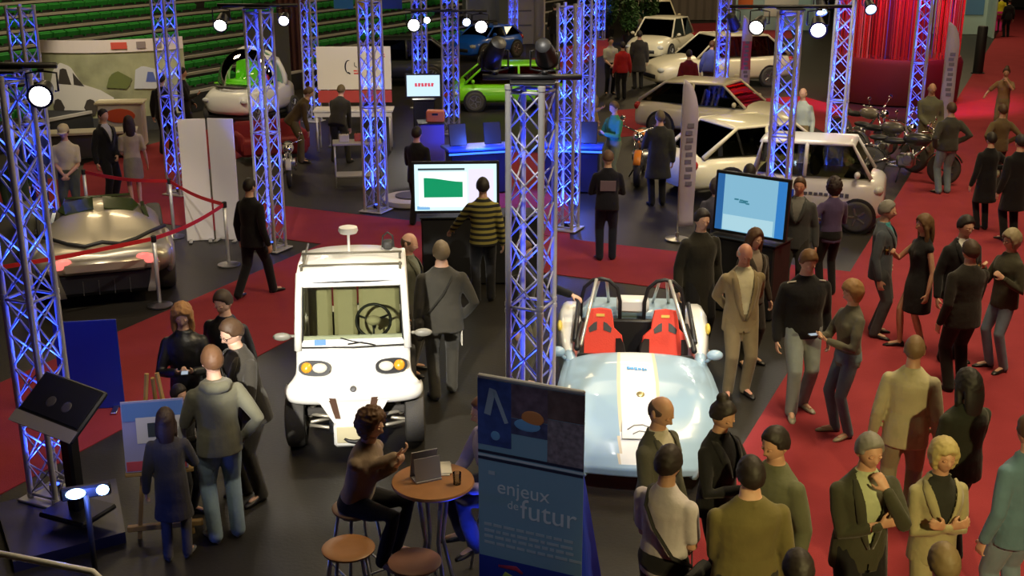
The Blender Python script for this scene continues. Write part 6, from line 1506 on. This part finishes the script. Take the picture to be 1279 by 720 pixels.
# around the white car
a = vis(551, 305, 1.78, 'grey-haired man in a charcoal suit seen from behind beside the white car', 188, d=.12, hair=('short', (.20, .15, .09)), top=('jacket', (.050, .046, .036)), bottom=('trousers', (.050, .046, .036)), arms=('pocket', 'down'), legs='step', wide=1.2)
held(a, 0, (.02, 0, -.16), 'paper_sheet', MB().box((0, 0, 0), (.01, .21, .28), bev=.001), mat('paper', (.75, .72, .62), .7), 'folded papers in the hand of the man in charcoal', 'paper', lambda o: MB().box((.007, 0, .02), (.003, .16, .02)).build('printed_line', mat('print_grey', (.3, .3, .3), .7), o))
def strap(pi, label, side=1, col=BLK, bag=True):
    t, f, x, hp_ = pi['tv'], pi['fv'], pi['xv'], pi['hip']; pts = []
    for k, (xx, tt, ff) in enumerate(((side * .10, .50, .03), (side * .06, .44, .135), (-side * .02, .30, .170), (-side * .13, .12, .155), (-side * .205, -.02, .02), (-side * .14, .10, -.145), (0, .28, -.155), (side * .08, .42, -.13), (side * .11, .50, -.03))): pts.append(hp_ + x * xx + t * tt + f * ff)
    r = empty('shoulder_bag', (0, 0, 0)); r.matrix_world = pi['M']; tag(r, label, 'bag')
    MB().tube(pts, .017, 8, 0, .35, closed=True).build('strap', mat('bag_strap', col, .7), r, True)
    if bag:
        c = hp_ + x * (-side * .255) + t * -.12; MB().box(c, (.10, .30, .24), bev=.03).build('pouch', mat('bag_cloth', col, .75), r, True, auto=40); MB().box(c + x * (-side * .052), (.012, .28, .12), bev=.005).build('flap', mat('bag_flap', tuple(c_ * 1.5 for c_ in col), .6), r)
    return r
strap(a, 'dark shoulder bag worn across by the man in charcoal', -1, (.02, .018, .014))
vis(509, 290, 1.69, 'balding man in a grey-green jacket just behind the roof of the white car', 75, hair=('bald', (.10, .06, .03)), top=('jacket', (.10, .10, .07)), shirt=(.2, .22, .18), bottom=('trousers', GREY), arms=('down', 'folded'), nod=14, skin='tan')
stripes = mat('striped_knit', (.30, .27, .07), .9)
if not stripes.node_tree.nodes.get('Wave Texture'):
    nt = stripes.node_tree; tc = nt.nodes.new('ShaderNodeTexCoord'); sp_ = nt.nodes.new('ShaderNodeSeparateXYZ'); m1 = nt.nodes.new('ShaderNodeMath'); m1.operation = 'MULTIPLY'; m1.inputs[1].default_value = 13.0
    m2 = nt.nodes.new('ShaderNodeMath'); m2.operation = 'FRACT'; m3 = nt.nodes.new('ShaderNodeMath'); m3.operation = 'GREATER_THAN'; m3.inputs[1].default_value = .5; mx = nt.nodes.new('ShaderNodeMix'); mx.data_type = 'RGBA'
    mx.inputs[6].default_value = (.34, .30, .07, 1); mx.inputs[7].default_value = (.02, .02, .02, 1)
    nt.links.new(tc.outputs['Object'], sp_.inputs[0]); nt.links.new(sp_.outputs[2], m1.inputs[0]); nt.links.new(m1.outputs[0], m2.inputs[0]); nt.links.new(m2.outputs[0], m3.inputs[0]); nt.links.new(m3.outputs[0], mx.inputs[0]); nt.links.new(mx.outputs[2], nt.nodes['Principled BSDF'].inputs['Base Color'])
vis(603, 222, 1.74, 'man in a black and yellow striped jumper touching the big white screen desk', 185, hair=('short', DARK), top=('sweater', (.3, .27, .07), stripes), bottom=('trousers', BLK), arms=('down', ((.42, .30, .02), (0, 0, -1), .3)), nod=12)
vis(310, 222, 1.70, 'man in black suit walking past the white standing panels', 150, hair=('crop', DARK), top=('jacket', BLK), bottom=('trousers', BLK), arms=('down', 'down'), legs='walk')
# back left
a = vis(80, 168, 1.72, 'man in a beige polo shirt and cap with hands folded, behind the supercar', 8, d=1.0, hair=('short', BROWN), top=('tee', (.55, .48, .34)), bottom=('trousers', (.07, .08, .06)), arms=('folded', 'folded'), nod=18, skin='tan')
POLO = a
vis(127, 135, 1.80, 'man in a black suit and white shirt by the long dark bench', 62, hair=('crop', DARK), top=('jacket', BLK), shirt=(.6, .6, .62), bottom=('trousers', BLK), arms=('down', 'folded'))
vis(160, 145, 1.68, 'woman with long dark hair in a cream top and pale skirt beside the suited man', 205, fem=True, hair=('long', (.03, .014, .012)), top=('tee', (.55, .48, .34)), bottom=('skirt', (.30, .28, .22), .55), arms=('down', 'folded'), legs='close')
vis(200, 92, 1.80, 'man in black standing in front of the printed backdrop, left of another', 170, hair=('short', DARK), top=('jacket', BLK), bottom=('trousers', BLK), arms=('down', 'down'))
vis(226, 84, 1.80, 'man in black with one bare hand raised in front of the bubble car', 100, hair=('short', DARK), top=('jacket', BLK), bottom=('trousers', BLK), arms=('phone', 'folded'), wide=1.1)
vis(14, 172, 1.74, 'man in a dark green jumper at the left edge behind the near truss', 60, d=-.4, hair=('short', (.10, .07, .04)), top=('sweater', (.02, .035, .02)), bottom=('trousers', (.22, .20, .13)), arms=('down', 'hip'))
a = vis(36, 143, 1.76, 'man in a blue jacket and white cap lit blue near the truss', 20, hair=('short', GREYH), top=('jacket', (.03, .05, .22)), shirt=(.5, .5, .55), bottom=('trousers', (.03, .04, .2)), arms=('down', 'down'))  # blue truss light is put into the jacket and trouser colours
def cap_on(pi, col, label):
    r = empty('cap', (0, 0, 0)); r.parent = pi['o']; r.matrix_local = pi['Hm']; r['label'] = label
    MB().lathe([(.112, .045), (.114, .07), (.100, .115), (.065, .142), (.001, .150)], 24, 0, (0, .005, 0), Matrix.Diagonal((.86, 1.06, 1))).build('crown', mat('cap_cloth', col, .8), r, True)
    b = MB(); b.loft([[(x, -.085 - .085 * math.sqrt(max(0, 1 - (x / .085) ** 2)), z) for x in np.linspace(-.08, .08, 13)] + [(.08, -.07, z), (-.08, -.07, z)] for z in (.048, .058)]); b.build('peak', mat('cap_cloth', col, .8), r, True)
cap_on(a, (.6, .62, .68), 'white cap'); cap_on(POLO, (.50, .42, .28), 'beige cap')
# men leaning on the logo board table
vis(374, 128, 1.76, 'man in a brown suit bending over the white table', 100, foot=(376, 203), hair=('short', (.14, .08, .04)), top=('jacket', (.10, .065, .03)), bottom=('trousers', (.14, .11, .06)), arms=('lean', 'lean'), lean=38)
vis(424, 122, 1.76, 'man in a dark grey suit bending over the white table, seen from behind', 170, foot=(426, 203), hair=('short', (.12, .08, .03)), top=('jacket', (.045, .042, .035)), bottom=('trousers', (.04, .038, .032)), arms=('lean', 'lean'), lean=34, legs='wide')
vis(520, 158, 1.72, 'dark-haired person in black behind the large white screen', 160, hair=('short', DARK), top=('jacket', BLK), bottom=('trousers', BLK), arms=('down', 'phone'))
vis(683, 88, 1.74, 'man in a tan jacket beside the green car', -60, hair=('short', BROWN), top=('jacket', (.26, .18, .09)), bottom=('trousers', KHAKI), arms=('phone', 'down'), lean=14)
# middle
a = vis(652, 300, 1.74, 'person in black behind the central grey truss with one hand forward', 70, hair=('short', (.10, .05, .02)), top=('jacket', BLK), bottom=('trousers', (.10, .09, .06)), arms=('down', 'reach'), nod=12)
a = vis(760, 188, 1.72, 'person in a dark T-shirt with a pale back print by the tablet desk', 178, hair=('short', (.15, .08, .05)), top=('sweater', (.012, .012, .022)), bottom=('trousers', (.015, .02, .04)), arms=('phone', 'phone'), nod=24, lean=8)
b = MB(); b.box(a['hip'] + a['tv'] * .27 - a['fv'] * .158, (.24, .012, .17), (R(-8), 0, 0), bev=.004); b.build('back_print', mat('print_pale_pink', (.24, .18, .24), .8), a['o'])
vis(768, 128, 1.72, 'man in a green shirt at the blue-lit tablet desk', -55, d=.2, hair=('short', (.13, .08, .04)), top=('shirt', (.05, .28, .17)), bottom=('trousers', (.20, .24, .18)), arms=('phone', 'phone'), nod=16)
vis(738, 108, 1.72, 'man in an ochre jacket behind the blue-lit tablet desk', 55, d=1.1, hair=('short', BROWN), top=('jacket', (.38, .25, .08)), shirt=(.5, .45, .4), bottom=('trousers', KHAKI), arms=('phone', 'down'))
vis(799, 38, 1.80, 'man in a long dark grey coat seen from behind near the cream estate car', 185, hair=('short', DARK), top=('coat', (.040, .036, .036)), bottom=('trousers', (.03, .03, .03)), arms=('down', 'down'), wide=1.1)
vis(825, 138, 1.76, 'man in a dark coat seen from behind beside the orange motorcycle', 185, hair=('short', (.14, .11, .06)), top=('coat', (.035, .036, .028)), bottom=('trousers', BLK), arms=('down', 'phone'), wide=1.1)
vis(778, 52, 1.68, 'person in a red top beside the man in the long grey coat', 190, hair=('short', DARK), top=('sweater', (.45, .02, .02)), bottom=('trousers', BLK))
vis(763, 46, 1.72, 'person in a white-printed dark top near the potted bushes', 10, hair=('short', DARK), top=('tee', (.55, .55, .50)), bottom=('trousers', BLK), arms=('folded', 'folded'))
vis(861, 62, 1.74, 'person in a dark red jacket in front of the cream estate car', 170, hair=('short', DARK), top=('jacket', (.16, .012, .02)), bottom=('trousers', BLK))
vis(888, 50, 1.74, 'person in a blue top leaning beside the truss by the estate car', 150, hair=('short', (.10, .04, .02)), top=('sweater', (.10, .13, .5)), bottom=('trousers', GREY), lean=16)
vis(1003, 122, 1.74, 'person in a pale shirt behind the domed cream saloon', -40, d=1.5, hair=('bald', (.2, .12, .06)), top=('shirt', (.5, .58, .55)), bottom=('trousers', KHAKI))
# around the light blue screen
vis(937, 205, 1.72, 'dark-haired person in a beige top seen from behind at the domed saloon', 175, hair=('short', DARK), top=('shirt', (.30, .26, .18)), bottom=('trousers', CHAR))
vis(917, 219, 1.66, 'black-haired person seen from behind, left of the one in beige', 170, d=-.25, hair=('short', DARK), top=('jacket', (.05, .06, .12)), bottom=('trousers', CHAR))
vis(895, 228, 1.60, 'person in a grey top lowest of three heads behind the light blue screen', 165, d=.25, hair=('bob', (.06, .05, .06)), top=('sweater', (.10, .10, .16)), bottom=('trousers', CHAR), fem=True)
vis(1000, 220, 1.76, 'red-faced man in a grey suit right of the light blue screen', -20, skin='ruddy', hair=('crop', BROWN), top=('jacket', (.06, .065, .07)), shirt=(.2, .2, .2), bottom=('trousers', CHAR), arms=('down', 'down'))
a = vis(1043, 230, 1.68, 'woman with dark curly hair in a violet top seen from behind', 190, d=.4, fem=True, hair=('mop', (.025, .012, .012)), top=('sweater', (.09, .065, .16)), bottom=('trousers', BLK), arms=('phone', 'bag'), nod=8)
b = MB(); b.ball((0, 0, -.12), (.10, .17, .14), 16, 12); p = a['M'] @ (a['wrist'][0] + Vector((-.08, .05, -.02))); o = b.build('handbag', mat('bag_cream', (.45, .40, .28), .6), None, True); o.location = p; tag(o, 'cream handbag on the arm of the woman in violet', 'handbag'); MB().tube([(0, -.1, .0), (0, -.06, .14), (0, .06, .14), (0, .1, .0)], .010, 8).build('handle', mat('bag_dark', (.05, .04, .03), .6), o, True)
vis(877, 260, 1.82, 'tall man in a long dark coat standing left of the light blue screen', 18, hair=('short', DARK), top=('coat', (.022, .020, .014)), bottom=('trousers', BLK), arms=('down', 'down'), nod=12)
vis(943, 285, 1.66, 'brown-haired woman half hidden behind the man in camel', 25, fem=True, hair=('long', (.10, .05, .025)), top=('jacket', (.05, .04, .03)), shirt=(.3, .25, .2), bottom=('trousers', CHAR), nod=10)
vis(931, 302, 1.76, 'grey-haired man in a camel jacket and pale shirt with hands behind his back', 6, skin='ruddy', hair=('bald', (.45, .42, .38)), top=('jacket', (.24, .185, .10)), shirt=(.62, .58, .40), bottom=('trousers', (.20, .155, .085)), arms=('behind', 'behind'), nod=26, open_=(-.02, .10, .10), belly=.03, wide=1.06)
a = vis(1010, 310, 1.82, 'man in a black zipped jacket and blue jeans looking down', 8, hair=('short', (.16, .08, .03)), top=('leather', BLK, cloth(BLK)), bottom=('trousers', (.27, .33, .36)), arms=('down', 'down'), nod=28, shoes=(.3, .28, .22), wide=1.12, legs='step')
for sx in (-1, 1): b = MB(); b.tube([a['hip'] + a['tv'] * .49 + Vector((sx * .12, -.05, 0)), a['hip'] + a['tv'] * .475 + Vector((sx * .19, -.02, 0)), a['hip'] + a['tv'] * .40 + Vector((sx * .235, -.02, 0))], .010, 6); b.build('piping', mat('piping_pale', (.5, .48, .45), .7), a['o'], True)
a = vis(1068, 350, 1.66, 'woman in a grey jumper and jeans holding something beside the man in black', -75, fem=True, hair=('bob', (.32, .18, .07)), top=('sweater', (.12, .115, .09)), bottom=('trousers', (.12, .18, .24)), arms=('phone', 'phone'), nod=16, shoes=(.35, .3, .2))
phone_at(a, 0, 'small camera-like phone in the hands of the woman in grey jumper', (.03, -.09, .035))
a = vis(1108, 250, 1.76, 'man in a grey-blue suit and teal shirt facing right', 65, hair=('short', GREYH), top=('jacket', (.07, .085, .11)), shirt=(.05, .28, .33), bottom=('trousers', (.075, .085, .095)), arms=('down', 'pocket'))
# right carpet
a = vis(1158, 262, 1.70, 'long-haired woman in a black dress with bare legs facing left', -80, d=-.25, fem=True, hair=('long', (.14, .075, .03)), top=('dress', BLK), bottom=('none',), arms=('cup', 'down'), legs='step', skin='tan')
def tumbler(pi, k, label, off=(0, -.08, .02)):
    p = pi['M'] @ (pi['wrist'][k] + Vector(off)); o = MB().lathe([(.026, -.05), (.032, .05), (.030, .05), (.024, -.044), (.001, -.044)], 16).build('glass_tumbler', CLEARGLASS, None, True, auto=40); o.location = p; tag(o, label, 'glass'); MB().lathe([(.0235, -.043), (.028, .01), (.001, .011)], 16).build('drink', mat('drink_amber', (.5, .25, .05), .2), o, True, auto=40)
tumbler(a, 0, 'glass held by the woman in the black dress')
vis(1207, 268, 1.80, 'man in a black suit and white shirt facing the camera, right carpet', 14, hair=('short', DARK), top=('jacket', BLK), shirt=(.7, .7, .68), tie=(.02, .02, .03), bottom=('trousers', BLK), arms=('down', 'folded'), nod=14)
vis(1215, 300, 1.74, 'man in a dark suit seen from behind before the man in white shirt', 195, hair=('short', (.06, .035, .02)), top=('jacket', (.022, .020, .016)), bottom=('trousers', (.018, .017, .014)), arms=('folded', 'down'), wide=1.1)
a = vis(1267, 284, 1.70, 'grey-blonde woman with glasses in a dark jacket raising a cup', -72, d=-.1, fem=True, hair=('bob', (.30, .25, .15)), top=('jacket', (.05, .047, .030)), bottom=('trousers', JEAN), arms=(((.14, .24, .34), (-1, 0, .1), 1.2), ((.16, .2, .28), (-1, 0, .1), 1.2)), glasses=True, open_=None)
tumbler(a, 0, 'cup raised by the grey-blonde woman with glasses')
vis(1190, 128, 1.76, 'man in a dark jacket and blue jeans seen from behind on the right carpet', 188, hair=('short', BROWN), top=('leather', (.055, .055, .045), cloth((.055, .055, .045))), bottom=('trousers', (.20, .28, .32)), arms=('hip', 'pocket'), wide=1.08)
vis(1165, 103, 1.80, 'bald man in a grey-green shirt looking down at the motorcycles', -12, skin='tan', hair=('bald', (.2, .15, .1)), top=('shirt', (.14, .14, .09)), bottom=('trousers', (.17, .15, .09)), arms=('folded', 'down'), nod=26, wide=1.1)
a = vis(1240, 165, 1.68, 'woman in a black coat with a pale handbag seen from behind', 188, fem=True, hair=('short', DARK), top=('coat', BLK), bottom=('trousers', BLK), arms=('bag', 'down'), legs='close')
o = MB().ball((0, 0, -.10), (.06, .12, .09), 14, 10).build('handbag', mat('bag_pale', (.5, .48, .35), .5), None, True); o.location = a['M'] @ (a['wrist'][0] + Vector((-.04, -.02, .0))); tag(o, 'small pale handbag of the woman in black coat', 'handbag'); MB().tube([(0, -.07, -.02), (0, -.04, .08), (0, .04, .08), (0, .07, -.02)], .008, 6).build('handle', BLACK, o, True)
vis(1254, 130, 1.70, 'person in a brown top seen from behind further up the right carpet', 185, hair=('short', BROWN), top=('sweater', (.12, .085, .04)), bottom=('trousers', CHAR), arms=('hip', 'hip'))
vis(1258, 84, 1.68, 'woman in a tan top with raised hand far up the right carpet', -25, fem=True, hair=('bun', BROWN), top=('tee', (.28, .17, .08)), bottom=('trousers', KHAKI), arms=('side', 'face'), skin='tan')
vis(1277, 168, 1.76, 'person in black at the right edge beside the woman with handbag', 190, hair=('short', DARK), top=('coat', BLK), bottom=('trousers', BLK))
vis(1262, -2, 1.72, 'person in black farthest up the right carpet by the booth', 180, hair=('short', DARK), top=('jacket', BLK), bottom=('trousers', BLK))
vis(1252, -6, 1.70, 'person in a yellow top and magenta trousers farthest up the right carpet', 170, hair=('short', BROWN), top=('tee', (.7, .65, .03)), bottom=('trousers', (.75, .04, .28)))
vis(1143, 432, 1.74, 'man in a cream jacket turned away on the right carpet', 160, d=.25, hair=('crop', (.18, .11, .05)), top=('jacket', (.46, .42, .27)), bottom=('trousers', (.3, .26, .17)), arms=('down', 'down'), skin='tan')
vis(1215, 452, 1.70, 'woman with black hair in a black jacket seen from behind, foreground right', 200, d=-.2, fem=True, hair=('long', (.010, .008, .008)), top=('jacket', (.022, .025, .017)), bottom=('trousers', BLK), arms=('folded', 'folded'), wide=1.15)
vis(1292, 520, 1.74, 'person in a blue denim jacket cut off by the right edge', 200, hair=('short', BROWN), top=('jacket', (.12, .22, .30)), bottom=('trousers', JEAN), arms=('down', 'down'))
# right foreground
a = vis(1087, 540, 1.76, 'grey-haired man in a dark blazer with his hand at his chin', 12, skin='tan', hair=('short', (.20, .19, .17)), top=('jacket', (.050, .050, .030)), shirt=(.42, .46, .28), bottom=('trousers', BLK), arms=('cross', 'chin'), nod=10, open_=(.02, .09, .07), wide=1.08)
vis(1180, 548, 1.68, 'blonde woman in a cream trouser suit with folded arms', 6, fem=True, hair=('bob', (.42, .34, .14)), top=('jacket', (.38, .34, .19)), shirt=(.03, .03, .025), bottom=('trousers', (.36, .32, .18)), arms=('cross', 'cross'), nod=4, skin='tan', open_=(.18, .10, 0))
vis(940, 572, 1.76, 'broad man in an olive-brown jacket seen from behind at the front', 188, hair=('short', DARK), top=('jacket', (.15, .125, .045)), bottom=('trousers', CHAR), arms=('down', 'folded'), wide=1.22)
vis(972, 532, 1.76, 'dark-haired man in a grey-green jacket facing left', -55, skin='tan', hair=('short', DARK), top=('leather', (.12, .125, .075), cloth((.12, .125, .075))), bottom=('trousers', CHAR), arms=('folded', 'down'), nod=16, wide=1.08)
a = vis(902, 498, 1.70, 'woman in black with her dark hair in a bun looking down', 40, fem=True, hair=('bun', DARK), top=('jacket', BLK), shirt=BLK, bottom=('trousers', BLK), arms=('phone', 'phone'), nod=24, skin='tan')
a = vis(835, 550, 1.74, 'man in a white T-shirt with a black bag strap seen from behind', 145, d=-.1, hair=('short', (.03, .02, .018)), top=('tee', (.50, .46, .52)), bottom=('trousers', BLK), arms=('folded', 'folded'), nod=14, skin='tan')
strap(a, 'black shoulder bag worn across by the man in white T-shirt', 1, BLK)
vis(823, 517, 1.76, 'bald man in a grey jacket looking down beside the pale blue car', 50, d=.35, skin='tan', hair=('bald', (.10, .06, .04)), top=('jacket', (.08, .078, .062)), shirt=(.5, .46, .4), bottom=('trousers', CHAR), arms=('folded', 'folded'), nod=26)
vis(1183, 682, 1.68, 'brown-haired person at the bottom edge before the woman in cream', 185, hair=('short', (.16, .11, .05)), top=('jacket', CHAR), bottom=('trousers', CHAR))
vis(1000, 690, 1.68, 'dark-haired person at the bottom edge below the broad man in olive', 185, hair=('short', DARK), top=('jacket', CHAR), bottom=('trousers', CHAR))
vis(693, 4, 1.78, 'person in black standing on the far red aisle beside the small white booth', 185, hair=('short', DARK), top=('coat', BLK), bottom=('trousers', BLK))
# seated at the bar table
sx, sy = -1.18, 7.92
stool('bar stool under the curly-haired woman in beige', (sx, sy), 35, WOOD)
person('woman with short curly hair in a beige jumper sitting at the bar table', (sx, sy, 0), 68, 1.68, fem=True, hair=('mop', (.13, .065, .03)), top=('sweater', (.32, .24, .18)), bottom=('trousers', BLK), seat=.765, lean=14, arms=(((.02, .27, .44), (-.3, -1, .2), .9), ((.03, .24, .50), (-.3, -1, .3), 1.1)), nod=6, wide=1.1, shoes=(.35, .22, .18))
sx2, sy2 = -.10, 8.16
stool('bar stool under the person in lavender behind the banner', (sx2, sy2), 15, WOOD)
person('person in a lavender shirt sitting half behind the blue banner', (sx2, sy2, 0), -62, 1.68, hair=('short', (.16, .07, .04)), top=('shirt', (.34, .29, .45)), bottom=('trousers', (.03, .03, .06)), seat=.765, lean=12, arms=('table', 'table'), nod=8)
flush()
